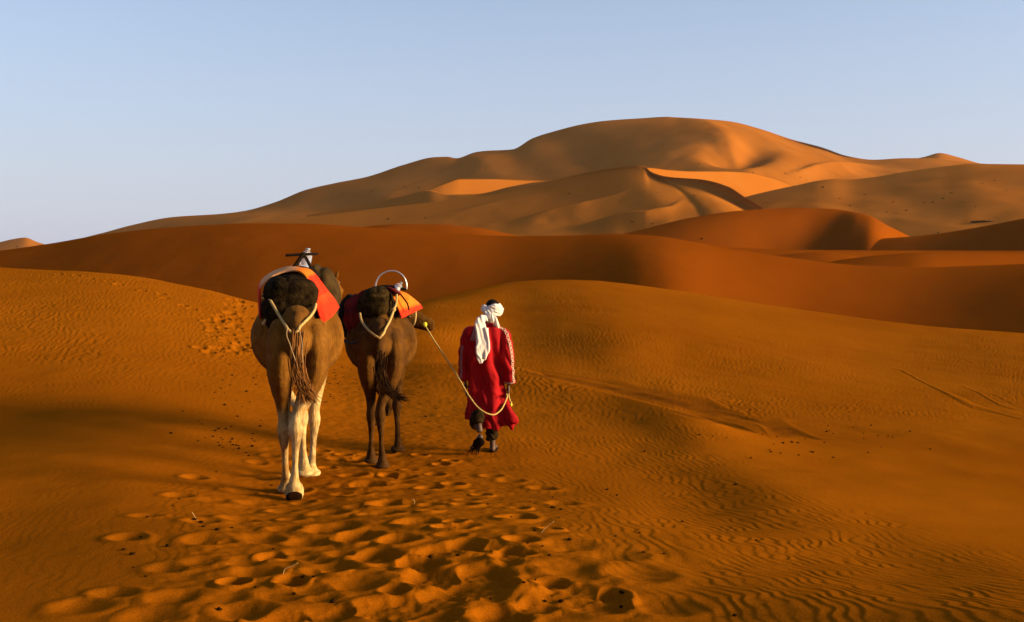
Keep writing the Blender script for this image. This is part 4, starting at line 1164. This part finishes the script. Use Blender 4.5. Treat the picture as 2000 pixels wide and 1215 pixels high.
# hands: palm, four curled fingers, thumb
for s in (1, -1):
    Wr = np.array(wr[s])
    pc = Wr + np.array([-.012 * s, .01, -.055])
    mb.add(*ellipsoid(pc, (.020, .040, .052), 12, 10, e=2.4))
    for i, (oy, L) in enumerate([(-.030, .068), (-.010, .078), (.010, .074), (.028, .060)]):
        a = pc + np.array([0, oy, -.042])
        curl = 1.0 if s == 1 else 0.45
        mb.add(*tube([tuple(a) + (.0095, .0095), tuple(a + np.array([-.010 * s * curl, 0, -.030])) + (.009, .009), tuple(a + np.array([-.030 * s * curl, 0, -.045 if s == 1 else -.055])) + (.0085, .0085),
                      tuple(a + np.array([-.040 * s * curl, 0, -.028 if s == 1 else -L])) + (.007, .007)], n=7, k=3))
    a = pc + np.array([-.008 * s, .034, .005])
    mb.add(*tube([tuple(a) + (.012, .012), tuple(a + np.array([-.022 * s, .020, -.022])) + (.010, .010), tuple(a + np.array([-.036 * s, .014, -.044])) + (.008, .008)], n=7, k=3))
# legs: right foot planted, left foot peeling off the ground behind
rf = lM(962, 880, 11.55); rf[2] = gM(rf[0], rf[1])
lf_ = lM(922, 884, 11.30); lf_[2] = gM(lf_[0], lf_[1])
heel = lM(938, 856, 11.14)
mb.add(*tube([(.085, 0, .92, .085, .09), (.085, .06, .72, .075, .085), (.085, .10, .50, .055, .06), (rf[0], rf[1] + .02, .30, .050, .056), (rf[0], rf[1] - .01, .12, .033, .038), (rf[0], rf[1] - .005, rf[2] + .05, .034, .042)], n=12, k=4))
mb.add(*ellipsoid((rf[0], rf[1] - .015, rf[2] + .042), (.034, .04, .034), 12, 10))
mb.add(*tube([(rf[0], rf[1] - .03, rf[2] + .045, .032, .034), (rf[0] + .01, rf[1] + .08, rf[2] + .05, .036, .034), (rf[0] + .02, rf[1] + .19, rf[2] + .03, .044, .02), (rf[0] + .022, rf[1] + .235, rf[2] + .026, .03, .014)], n=12, k=4))
ank = heel + np.array([-.005, .045, .06])
mb.add(*tube([(-.085, 0, .92, .085, .09), (-.09, .02, .72, .075, .085), (-.10, .0, .50, .055, .06), (-.115, -.18, .34, .050, .054), tuple(ank + np.array([-.015, .03, .08])) + (.036, .038), tuple(ank) + (.034, .036)], n=12, k=4))
mb.add(*ellipsoid(heel + np.array([0, .02, .01]), (.034, .036, .036), 12, 10))
mb.add(*tube([tuple(heel + np.array([0, .015, .015])) + (.032, .034), tuple(heel * .6 + lf_ * .4 + np.array([0, .02, .025])) + (.036, .032), tuple(lf_ + np.array([0, .02, .035])) + (.046, .022), tuple(lf_ + np.array([-.01, .06, .022])) + (.042, .014)], n=12, k=4, side=(1, 0, 0)))
for i in range(5):
    a = np.array([rf[0] + .022 + (i - 2) * .016, rf[1] + .235 - abs(i - 1) * .006, rf[2] + .02])
    mb.add(*ellipsoid(a + np.array([0, .012, 0]), (.009, .018, .009), 8, 6))
me = fuse(mb, 'body', 0.0065, 3)
link('body', me, M_skin, man)

# trousers
tr_ = MB()
tr_.add(*tube([(.08, .02, .84, .08, .08), (.085, .05, .72, .085, .09), (.085, .09, .50, .085, .09), (rf[0] - .005, rf[1] + .03, .33, .080, .085), (rf[0] - .005, rf[1], .22, .074, .078), (rf[0] - .01, rf[1] - .01, .165, .066, .068), (rf[0] - .01, rf[1] - .01, .145, .055, .058)], n=18, k=4))
kk = ank + np.array([-.02, .035, .13])
tr_.add(*tube([(-.08, .02, .84, .08, .08), (-.09, .03, .72, .085, .09), (-.10, .0, .50, .088, .09), (-.115, -.15, .37, .080, .085), tuple(kk + np.array([0, 0, .03])) + (.074, .078), tuple(kk + np.array([0.01, -.02, -.03])) + (.060, .062)], n=18, k=4))
me = fuse(tr_, 'trousers', 0.009, 3)
warp_mesh(me, lambda co, no: co + no * (0.009 * np.sin(co[:, 2] * 95 + 5 * vnoise(co[:, 0] * 14, co[:, 1] * 14, 2)) * (1 - sstep(.2, .36, co[:, 2])) + .006 * fbm(co[:, 0] * 16, co[:, 2] * 16, 2, 3))[:, None])
link('trousers', me, M_trouser, man)
# sandals
sb = MB()
sb.add(*tube([(rf[0] - .004, rf[1] - .05, rf[2] + .012, .022, .010), (rf[0], rf[1] - .02, rf[2] + .012, .040, .010), (rf[0] + .012, rf[1] + .10, rf[2] + .012, .044, .010), (rf[0] + .022, rf[1] + .24, rf[2] + .012, .040, .010), (rf[0] + .024, rf[1] + .275, rf[2] + .012, .018, .009)], n=10, k=4))
sb.build('sandal', M_shoe, man)
ls = MB()
dv = lf_ - heel
nrm = np.cross(dv, (1, 0, 0)); nrm /= np.linalg.norm(nrm)
if nrm[1] > 0: nrm = -nrm
ls.add(*tube([tuple(heel - dv * .10 + nrm * .022) + (.024, .012), tuple(heel + nrm * .024) + (.052, .014), tuple(heel + dv * .45 + nrm * .018) + (.050, .014), tuple(lf_ + nrm * .012 + np.array([0, 0, .014])) + (.062, .014), tuple(lf_ + dv * .12 + np.array([0, .02, .018])) + (.030, .011)], n=14, k=5))
ls.build('sandal', M_shoe, man)

# robe: one loose garment with sleeves
rb_ = MB()
ZR = np.array([1.515, 1.50, 1.47, 1.43, 1.36, 1.24, 1.10, .95, .80, .65, .52, .42, .36, .315])
WR = np.array([.060, .10, .175, .205, .222, .228, .226, .226, .228, .234, .240, .244, .246, .248])
DR = np.array([.060, .085, .115, .130, .145, .150, .150, .155, .165, .178, .190, .198, .20, .20])
CX = np.array([.03, .02, .0, -.005, -.008, -.01, -.01, -.005, .0, .005, .01, .012, .014, .016])
nn = 72
zz = np.linspace(ZR[0], ZR[-1], 70)
V = []; Fc = []
for i, z in enumerate(zz):
    k = (ZR[0] - z) / (ZR[0] - ZR[-1])
    w = np.interp(-z, -ZR, WR); d = np.interp(-z, -ZR, DR); cx = np.interp(-z, -ZR, CX)
    for j in range(nn):
        th = 2 * math.pi * j / nn
        fa = 0.10 * k ** 1.6
        fl_ = 1 + fa * math.sin(5 * th + 1.0 + 2.2 * k) + fa * 0.7 * math.sin(9 * th + 0.5 - 3.0 * k) + 0.02 * math.sin(3 * th + 9 * k) * k
        x = cx + w * math.cos(th) * fl_; y = .012 + d * math.sin(th) * fl_
        back_right = max(0.0, math.cos(th + 0.75)) ** 6
        t = max(0.0, (k - 0.70) / 0.30)
        x += back_right * 0.125 * t ** 1.5; y -= back_right * 0.05 * t
        zq = z + (0.07 * max(0.0, math.cos(th - math.pi * 1.02)) - 0.03 * max(0, math.cos(th + 1.7)) ** 3 + 0.03 * back_right) * t
        V.append((x, y, zq))
for i in range(len(zz) - 1):
    for j in range(nn): Fc.append((i * nn + j, i * nn + (j + 1) % nn, (i + 1) * nn + (j + 1) % nn, (i + 1) * nn + j))
m0 = len(V)
for j in range(nn):      # the hem turns in so that the garment is hollow at the bottom
    p = np.array(V[(len(zz) - 1) * nn + j])
    V.append(tuple(p * np.array([.93, .93, 1]) + np.array([0, 0, .0])))
for j in range(nn): V.append((V[m0 + j][0] * .93, V[m0 + j][1] * .93, V[m0 + j][2] + .10))
for j in range(nn):
    Fc.append(((len(zz) - 1) * nn + j, (len(zz) - 1) * nn + (j + 1) % nn, m0 + (j + 1) % nn, m0 + j))
    Fc.append((m0 + j, m0 + (j + 1) % nn, m0 + nn + (j + 1) % nn, m0 + nn + j))
V.append((0, 0, .46)); ci = len(V) - 1
V.append((.03, .012, 1.52)); ct = len(V) - 1
for j in range(nn):
    Fc.append((m0 + nn + j, m0 + nn + (j + 1) % nn, ci)); Fc.append((ct, (j + 1) % nn, j))
rb_.add(V, Fc)
SLV = {}
for s in (1, -1):
    S = np.array(sh[s]); Wr = np.array(wr[s])
    El = (S + Wr) / 2 + np.array([s * .035, -.05 if s == 1 else .0, .01])
    cuff = Wr + (El - Wr) * 0.06
    P = [tuple(S - np.array([s * .06, 0, .01])) + (.075, .085), tuple(S + np.array([s * .025, 0, -.05])) + (.076, .088), tuple((S + El) / 2 + np.array([s * .012, 0, 0])) + (.072, .082), tuple(El) + (.070, .078), tuple(El * .5 + cuff * .5) + (.068, .074), tuple(cuff) + (.066, .072)]
    SLV[s] = resample(P, 8)
    rb_.add(*tube(P, n=22, k=8))
# flying corner of the hem, blown to the right
c1 = [lM(982, 790, 11.50), lM(995, 809, 11.43), lM(1005, 820, 11.40), lM(1013, 827, 11.38)]
rb_.add(*tube([tuple(c1[0]) + (.05, .06), tuple(c1[1]) + (.060, .055), tuple(c1[2]) + (.052, .045), tuple(c1[3]) + (.030, .024)], n=14, k=5))
rb_.add(*tube([tuple(lM(990, 814, 11.46)) + (.045, .024), tuple(lM(998, 828, 11.42)) + (.034, .016), tuple(lM(1000, 840, 11.42)) + (.007, .007)], n=10, k=4))
me = fuse(rb_, 'robe', 0.0085, 3)


def drape(co, no):
    x, y, z = co[:, 0], co[:, 1], co[:, 2]
    body = np.abs(x) < .235
    # diagonal folds running from the shoulders to the hem
    f = np.sin(x * 34 + z * 7 + 2.5 * vnoise(x * 3, z * 2.2, 4)) * 0.019 + 0.030 * fbm(x * 8 + z * 2, z * 3.2, 3, 5)
    f2 = 0.010 * np.sin(z * 42 + x * 18 + 3 * vnoise(x * 7, z * 6, 2)) * (~body | (z < .75))
    f = np.maximum(f, -0.016)
    k = sstep(1.46, 1.15, z)
    return co + no * (f * (0.35 + 0.65 * k) * np.where(body, 1, 0.45) + f2 * 0.6)[:, None]


warp_mesh(me, drape)
robe = link('robe', me, M_robe, man)


def torus_ring(c, r, t, nrm_, n1=10, n2=5):
    nv = Vector(nrm_).normalized(); a = nv.orthogonal().normalized(); b = nv.cross(a)
    c = Vector(c)
    V = []; Fc = []
    for i in range(n1):
        th = 6.28318 * i / n1
        d = a * math.cos(th) + b * math.sin(th)
        for j in range(n2):
            p = 6.28318 * j / n2
            V.append(c + d * (r + t * math.cos(p)) + nv * t * math.sin(p))
    for i in range(n1):
        for j in range(n2): Fc.append((i * n2 + j, ((i + 1) % n1) * n2 + j, ((i + 1) % n1) * n2 + (j + 1) % n2, i * n2 + (j + 1) % n2))
    return V, Fc


# embroidery follows the surface of the robe: project chains of rings onto it from behind
from mathutils.bvhtree import BVHTree
bv = BVHTree.FromPolygons([v.co.copy() for v in me.vertices], [tuple(p.vertices) for p in me.polygons])


def chain(name, pts, r, t, mat, dirn, step):
    Q = resample([tuple(p) for p in pts], 40)
    L = np.concatenate([[0], np.cumsum(np.linalg.norm(np.diff(Q, axis=0), axis=1))])
    e = MB()
    i = 0
    dv_ = Vector(dirn).normalized()
    for d in np.arange(0, L[-1], step):
        c = np.array([np.interp(d, L, Q[:, k]) for k in range(3)])
        o2 = Vector(c) - dv_ * 0.6
        hit, nr_, _, _ = bv.ray_cast(o2, dv_, 1.2)
        if hit is None: continue
        e.add(*torus_ring(hit + nr_ * t * 0.4, r * (1.0 if i % 2 else 0.72), t, nr_))
        i += 1
    return e.build(name, mat, robe)


q = SLV[1][:, :3]
chain('sleeve_embroidery', [q[2] + np.array([-.045, -.06, .09]), q[6] + np.array([.02, -.06, .06]), q[14] + np.array([.035, -.05, 0]), q[24] + np.array([.040, -.045, 0]), q[34] + np.array([.045, -.04, 0]), q[-1] + np.array([.045, -.04, .01])], .0185, .0048, M_lace, (-.35, 1, 0), .025)
chain('cuff_embroidery', [q[-2] + np.array([-.05, -.05, -.005]), q[-2] + np.array([0, -.07, -.01]), q[-2] + np.array([.05, -.05, -.005])], .006, .0025, M_lace2, (0, 1, 0), .010)
chain('shoulder_embroidery', [lM(933, 634), lM(930, 645), lM(928, 655), lM(925, 664)], .0155, .0035, M_lace2, (0, 1, 0), .034)
chain('shoulder_embroidery', [lM(928, 632), lM(926, 645), lM(923, 655), lM(920, 664)], .0095, .003, M_lace2, (0, 1, 0), .026)
chain('collar_embroidery', [lM(955, 630), lM(959, 631), lM(963, 632)], .009, .003, M_lace, (0, 1, -.25), .009)
q = SLV[-1][:, :3]
chain('sleeve_embroidery', [q[18] + np.array([-.03, -.05, 0]), q[26] + np.array([-.03, -.05, 0]), q[-1] + np.array([-.03, -.05, .02])], .013, .003, M_lace2, (0.3, 1, 0), .028)

# hair, turban, scarf
MB().add(*ellipsoid(hc + np.array([0, -.005, .03]), (.083, .100, .095), 24, 16)).build('hair', M_hair, man)
tbn = MB()
for i in range(5):
    a0 = i * 1.1
    tilt = (-.20 + 0.12 * i, .10 - .05 * i)
    P = []
    for k in range(26):
        th = 2 * math.pi * k / 25
        rr = .093 + .010 * math.sin(2 * th + a0) + .004 * i * (i < 3)
        P.append((hc[0] + rr * math.cos(th) * 1.0, hc[1] - .012 + rr * 1.18 * math.sin(th), hc[2] + .000 + .014 * (i - 2) + tilt[0] * rr * math.cos(th) * .9 + tilt[1] * rr * math.sin(th) + .008 * math.sin(th * 2 + i), .024, .022))
    tbn.add(*tube(P, n=10, k=2, side=(0, 0, 1)))
tbn.add(*tube([tuple(hc + np.array([-.085, -.07, .055])) + (.03, .03), tuple(hc + np.array([-.09, -.085, .01])) + (.036, .036), tuple(hc + np.array([-.06, -.10, -.035])) + (.030, .028), tuple(hc + np.array([-.02, -.10, -.06])) + (.018, .018)], n=12, k=5))
tbn.add(*ellipsoid(hc + np.array([-.045, -.125, -.012]), (.022, .02, .026)))
me = fuse(tbn, 'turban', 0.0065, 2)
warp_mesh(me, lambda co, no: co + no * (0.0030 * np.sin(co[:, 2] * 190 + co[:, 0] * 90 + 6 * vnoise(co[:, 0] * 16, co[:, 1] * 16 + co[:, 2] * 9, 3))+ 0.007 * fbm(co[:, 0] * 22 + co[:, 1] * 7, co[:, 2] * 40 + co[:, 0] * 14, 2, 3))[:, None])
turban = link('turban', me, M_turban, man)
sc_ = MB()
sc_.add(*tube([tuple(lM(946, 612, 11.50)) + (.035, .018), tuple(lM(956, 617, 11.48)) + (.040, .018), tuple(lM(965, 624, 11.48)) + (.036, .018), tuple(lM(971, 632, 11.50)) + (.028, .018), tuple(lM(972, 640, 11.56)) + (.02, .015)], n=12, k=5, side=(0.5, 0, 1)))
sc_.add(*tube([tuple(lM(951, 627, 11.45)) + (0.017, .02), tuple(lM(944, 621, 11.42)) + (0.043, .030), tuple(lM(938, 628, 11.40)) + (0.058, .032), tuple(lM(940, 645, 11.39)) + (0.075, .030), tuple(lM(942, 662, 11.385)) + (0.087, .030), tuple(lM(943, 680, 11.385)) + (0.090, .028),
               tuple(lM(941, 696, 11.385)) + (0.075, .022), tuple(lM(939, 706, 11.385)) + (0.035, .012), tuple(lM(938, 711, 11.385)) + (0.009, .006)], n=18, k=7, side=(0, 0, 1)))
sc_.add(*tube([tuple(lM(949, 640, 11.38)) + (0.029, .02), tuple(lM(950, 660, 11.375)) + (0.035, .02), tuple(lM(950, 682, 11.375)) + (0.035, .016), tuple(lM(948, 701, 11.375)) + (0.014, .008)], n=12, k=6))
me = fuse(sc_, 'scarf', 0.007, 2)
warp_mesh(me, lambda co, no: co + no * (0.0045 * np.sin(co[:, 0] * 130 + co[:, 2] * 30 + 5 * vnoise(co[:, 0] * 10, co[:, 2] * 8, 3)) + 0.007 * fbm(co[:, 0] * 26 + co[:, 2] * 5, co[:, 2] * 8, 2, 4))[:, None])
link('scarf', me, M_turban, turban)

# ------------------------------------------------------------------ lead rope from the brown camel's chin to the man's right hand
lr = empty('lead_rope', tuple(W(905, 755, 11.1)), 'yellow lead rope running from the brown camel\'s chin to the man\'s right hand', 'rope')
hnd = np.array(LM) + wr[1] + np.array([-.02, 0, -.095])
o_ = np.array(lr.location)
pts = [W(829, 634, 12.25), W(850, 668, 12.0), W(875, 706, 11.7), W(900, 746, 11.4), W(918, 776, 11.22), W(935, 797, 11.14), W(950, 807, 11.12), W(964, 810, 11.14), W(977, 802, 11.2), W(986, 787, 11.3), W(991, 773, 11.42), hnd + np.array([-.012, -.02, -.01]), hnd + np.array([0.006, 0.0, .006])]
MB().add(*rope_tube([p - o_ for p in pts], .0085, 8)).build('rope_line', M_lead, lr)
MB().add(*rope_tube([p - o_ for p in [hnd + np.array([.012, 0, -.008]), W(994, 776, 11.5), W(996, 782, 11.5), W(998, 788, 11.5)]], .0075, 7, 5)).build('rope_end', M_lead, lr)
MB().add(*ellipsoid(W(998, 786, 11.5) - o_, (.014, .014, .012), 10, 8)).build('knot', M_rope, lr)
MB().add(*tube([tuple(W(998, 787, 11.5) - o_) + (.009, .009), tuple(W(998, 791, 11.5) - o_) + (.017, .017), tuple(W(998, 794, 11.5) - o_) + (.008, .008)], n=10, k=4)).build('tassel', M_yellow, lr)
MB().add(*tube([tuple(W(826, 631, 12.22) - o_) + (.010, .010), tuple(W(829, 633, 12.22) - o_) + (.032, .022), tuple(W(830, 637, 12.22) - o_) + (.020, .016), tuple(W(829, 639, 12.22) - o_) + (.008, .008)], n=10, k=4)).build('chin_knot', M_yellow, lr)

# ------------------------------------------------------------------ small things on the sand
M_dung = simple('dark_dung', (0.009, 0.004, 0.0015, 1), (0.026, 0.011, 0.003, 1), 40, 0.95, spec=0.0)
M_straw = simple('dry_straw', (0.34, 0.19, 0.05, 1), (0.44, 0.27, 0.09, 1), 20, 0.8)
M_shrub = simple('grey_green_shrub', (0.022, 0.016, 0.006, 1), (0.05, 0.036, 0.014, 1), 3, 0.95, spec=0.0)
pel = []
for i in range(6):
    rr_ = np.random.default_rng(100 + i)
    v, f = ellipsoid((0, 0, 0.6), (1.0, 1.25, .72), 9, 6)
    v = [tuple(np.array(p) * (1 + 0.16 * rr_.normal())) for p in v]
    me = MB().add(v, f).mesh('dung_pellet')
    me.polygons.foreach_set('use_smooth', np.ones(len(me.polygons), bool))
    me.materials.append(M_dung)
    pel.append(me)
rs = np.random.default_rng(77)
ZONES = [
    ('small dark dung pellet on the rippled slope left of pale-legged camel', 'dung pellets left of the pale-legged camel', 75, lambda: (rs.normal(455, 42), rs.uniform(660, 905)), (.014, .024)),
    ('small dark dung pellet on the flat sand beyond the two camels\' legs', 'dung pellets between and beyond the camels', 48, lambda: (rs.uniform(628, 705), rs.uniform(705, 800)) if rs.random() < .75 else (rs.uniform(790, 900), rs.uniform(715, 850)), (.014, .024)),
    ('dark dung pellet lying among the footprints in the foreground', 'dung pellets among the foreground footprints', 26, lambda: (rs.uniform(220, 1120), rs.uniform(910, 1190)), (.010, .017)),
    ('small dark pellet on the sandy hollow floor right of the wheel ruts', 'dark pellets in the hollow right of the ruts', 40, lambda: (rs.normal(1600, 130), rs.normal(862, 22)), (.014, .026)),
    ('small dark dung pellet on the rippled sand right of walking man', 'dung pellets right of the man', 16, lambda: (rs.uniform(1010, 1440), rs.uniform(830, 1100)), (.010, .017)),
]
FIXED = [(380, 1018), (393, 1022), (397, 1030), (425, 1036), (453, 1032), (327, 1069), (428, 1194), (650, 1178), (840, 1090), (895, 1088), (242, 1075), (258, 1084)]
FIXR = [(1215, 1165), (1213, 1190), (1083, 993), (1095, 996), (1438, 947), (1477, 1057), (1435, 1204), (1332, 1020)]


def pellet(px, py, size, label, group):
    p = ground_at(px, py)
    size *= 0.62
    o = bpy.data.objects.new('dung_pellet', pel[int(rs.integers(6))])
    COL.objects.link(o)
    o.location = (p[0], p[1], float(gz(p[0], p[1])) - size * 0.15)
    o.scale = (size, size, size * rs.uniform(.7, 1.0)); o.rotation_euler = (0, 0, rs.uniform(0, 6.28))
    tag(o, label, 'dung', group)


for lab, grp, cnt, fn, (s0, s1) in ZONES:
    for i in range(cnt):
        px, py = fn()
        pellet(px, py, rs.uniform(s0, s1) * (0.75 + 0.5 * rs.random()), lab, grp)
for a, b in FIXED: pellet(a, b, rs.uniform(.016, .024), ZONES[2][0], ZONES[2][1])
for a, b in FIXR: pellet(a, b, rs.uniform(.013, .021), ZONES[4][0], ZONES[4][1])

STRAWS = [([(386, 1018, 0.0), (380, 1008, .05), (375, 1000, .10)], 'pale dry straw standing beside dung pellets at left of the trail'),
          ([(553, 1122, 0.0), (556, 1112, .03), (570, 1106, .03), (582, 1099, .02)], 'bent pale dry straw lying on the soft footprints left of centre'),
          ([(1056, 1042, 0.0), (1066, 1030, .05), (1082, 1018, .08)], 'thin dry straw leaning over the footprints right of trail'),
          ([(598, 1203, .05), (604, 1209, .03), (610, 1216, .0)], 'short dry straw at the lower edge of the trail'),
          ([(808, 986, 0.0), (810, 980, .03), (806, 974, .06)], 'short curled straw on the trail below the brown camel'),
          ([(489, 906, 0.0), (493, 914, .02), (500, 922, .02)], 'faint dry straw beside the pale-legged camel\'s left feet')]
for pts, lab in STRAWS:
    base = ground_at(*pts[0][:2])
    W3 = []
    for (a, b, h) in pts:
        W3.append(W(a, b, base[1]) if h > 0 else base)
    W3 = [p - np.array([0, 0, 0]) for p in W3]
    mb = MB().add(*tube([tuple(p) + (.0021, .0021) for p in W3], n=5, k=5))
    og = tuple(base)
    o = mb.build('dry_straw', M_straw, origin=og)
    tag(o, lab, 'straw')

# kicked-up grains round the man's lifted heel
kg = MB()
c_ = np.array(LM) + lf_
for i in range(420):
    a = rs.random() * 6.28; d = abs(rs.normal()) * .06 + .02
    p = c_ + np.array([math.cos(a) * d * 1.5 - .01, math.sin(a) * d - .05, 0])
    p[2] = float(gz(p[0], p[1])) + abs(rs.normal()) * .055 * math.exp(-((d - .07) / .06) ** 2)
    r_ = rs.uniform(.0015, .0035)
    v = [p + np.array(q) * r_ for q in ((1, 1, 1), (-1, -1, 1), (-1, 1, -1), (1, -1, -1))]
    kg.add(v, [(0, 1, 2), (0, 3, 1), (0, 2, 3), (1, 3, 2)])
o = kg.build('kicked_sand', M_sand, origin=tuple(c_), smooth=False)
tag(o, 'fine orange sand kicked up round the man\'s lifted heel', 'sand', kind='stuff')

# shrubs dotted over the far dunes
SHR = [(1364, 320, 3), (1296, 316, 2), (1498, 315, 3), (1451, 331, 3), (1470, 337, 4), (1560, 325, 3), (1558, 336, 3), (1534, 339, 3), (1562, 347, 3), (1284, 376, 3), (1356, 382, 3), (1586, 365, 3), (1607, 366, 5), (1538, 368, 3),
       (1744, 395, 4), (1804, 396, 3), (1822, 395, 5), (1842, 388, 4), (1858, 377, 5), (1918, 359, 3), (1942, 353, 3), (1732, 414, 4), (1750, 418, 3), (1770, 411, 4), (1832, 455, 4), (1496, 396, 3), (1488, 398, 3), (1234, 432, 4),
       (1274, 437, 4), (1370, 467, 5), (758, 428, 5), (831, 426, 5), (1047, 330, 3), (1111, 378, 4), (1210, 394, 3), (1237, 434, 3), (791, 364, 3), (818, 366, 3), (726, 375, 3), (949, 330, 2), (34, 482, 4), (1128, 382, 3), (1500, 398, 3), (1630, 350, 2), (1575, 352, 3),
       (1640, 388, 3), (1660, 402, 3), (1880, 395, 3), (1905, 404, 3), (1690, 380, 3), (1965, 372, 3)]
dg = bpy.context.evaluated_depsgraph_get()
dg.update()


def shrub_mesh(seed, n=70):
    rr_ = np.random.default_rng(seed)
    b = MB()
    for i in range(n):
        a = rr_.random() * 6.28; el = rr_.random() ** .7 * 1.4; L = rr_.uniform(.5, 1)
        d = np.array([math.cos(a) * math.cos(el), math.sin(a) * math.cos(el), math.sin(el) * .75])
        base = rr_.normal(size=3) * np.array([.25, .25, 0]); base[2] = 0
        s_ = np.cross(d, (0, 0, 1.0)); s_ = s_ / (np.linalg.norm(s_) + 1e-6) * .12
        tip = base + d * L; mid = base + d * L * .6
        b.add([base, mid + s_, tip, mid - s_], [(0, 1, 2, 3)])
    me = b.mesh('shrub'); me.materials.append(M_shrub)
    return me


shm = [shrub_mesh(s_) for s_ in range(4)]


def far_hit(px, py):
    w1 = W(px, py, 1.0) - np.array([0, 0, CAMZ])
    d = Vector(w1).normalized()
    org = Vector((0, 0, CAMZ)) + d * 118
    ok, loc, nr, idx, ob, mt = scene.ray_cast(dg, org, d, distance=3000)
    return loc if ok else None


for i, (x, y, w) in enumerate(SHR):
    loc = far_hit(x, y)
    if loc is None: continue
    o = bpy.data.objects.new('desert_shrub', shm[i % 4])
    COL.objects.link(o)
    k = w * 0.5 / F * loc.y * 1.9
    o.location = loc - Vector((0, 0, k * .15)); o.scale = (k, k, k * rs.uniform(.5, .9)); o.rotation_euler = (0, 0, rs.uniform(0, 6))
    if x < 1010 or (x < 1240 and y > 375):
        lab, grp = 'tiny dark shrub on the left flank of the far dunes', 'shrubs on the left flank of the far dunes'
    elif x < 1640 and y < 350:
        lab, grp = 'tiny dark shrub high on the great dune below its summit', 'shrubs high on the great dune'
    elif x < 1640:
        lab, grp = 'tiny dark shrub on the lower middle slopes of the far dunes', 'shrubs on the middle far slopes'
    else:
        lab, grp = 'tiny dark shrub on the broad right shoulder of the far dunes', 'shrubs on the right shoulder'
    tag(o, lab, 'shrub', grp)
loc = far_hit(1918, 434)
if loc:
    b = MB()
    rr_ = np.random.default_rng(3)
    for i in range(260):
        bx = rr_.uniform(-1, 1) * 1.0; a = rr_.random() * 6.28; el = rr_.random() * 1.3
        L = .30 * (1 - .5 * bx * bx) * rr_.uniform(.5, 1)
        d = np.array([math.cos(a) * math.cos(el), math.sin(a) * math.cos(el), math.sin(el)])
        base = np.array([bx, rr_.normal() * .12, 0]); s_ = np.cross(d, (0, .3, 1.0)); s_ = s_ / np.linalg.norm(s_) * .05
        b.add([base, base + d * L * .6 + s_, base + d * L, base + d * L * .6 - s_], [(0, 1, 2, 3)])
    me = b.mesh('shrub_thicket'); me.materials.append(M_shrub)
    o = bpy.data.objects.new('shrub_thicket', me); COL.objects.link(o)
    k = 21 / F * loc.y
    o.location = loc - Vector((0, 0, .02 * k)); o.scale = (k, k, k)
    tag(o, 'long low dark thicket at the foot of the right dune shoulder', 'shrub')

# ------------------------------------------------------------------ thin dusty air over the whole desert
hz_m = bpy.data.materials.new('dusty_air')
hz_m.use_nodes = True
hn = hz_m.node_tree.nodes
for n_ in list(hn): hn.remove(n_)
ho = hn.new('ShaderNodeOutputMaterial'); pv = hn.new('ShaderNodeVolumePrincipled')
pv.inputs['Color'].default_value = (0.95, 0.76, 0.58, 1)
pv.inputs['Density'].default_value = 0.00006
pv.inputs['Anisotropy'].default_value = 0.2
hz_m.node_tree.links.new(pv.outputs['Volume'], ho.inputs['Volume'])
x0, x1, y0, y1, z0, z1 = -1500, 1500, -300, 1500, -12, 125
v = [(x, y, z) for x in (x0, x1) for y in (y0, y1) for z in (z0, z1)]
hb_ = MB().add(v, [(0, 1, 3, 2), (4, 6, 7, 5), (0, 4, 5, 1), (2, 3, 7, 6), (0, 2, 6, 4), (1, 5, 7, 3)])
hz_o = hb_.build('haze', hz_m, smooth=False)
tag(hz_o, kind='stuff')
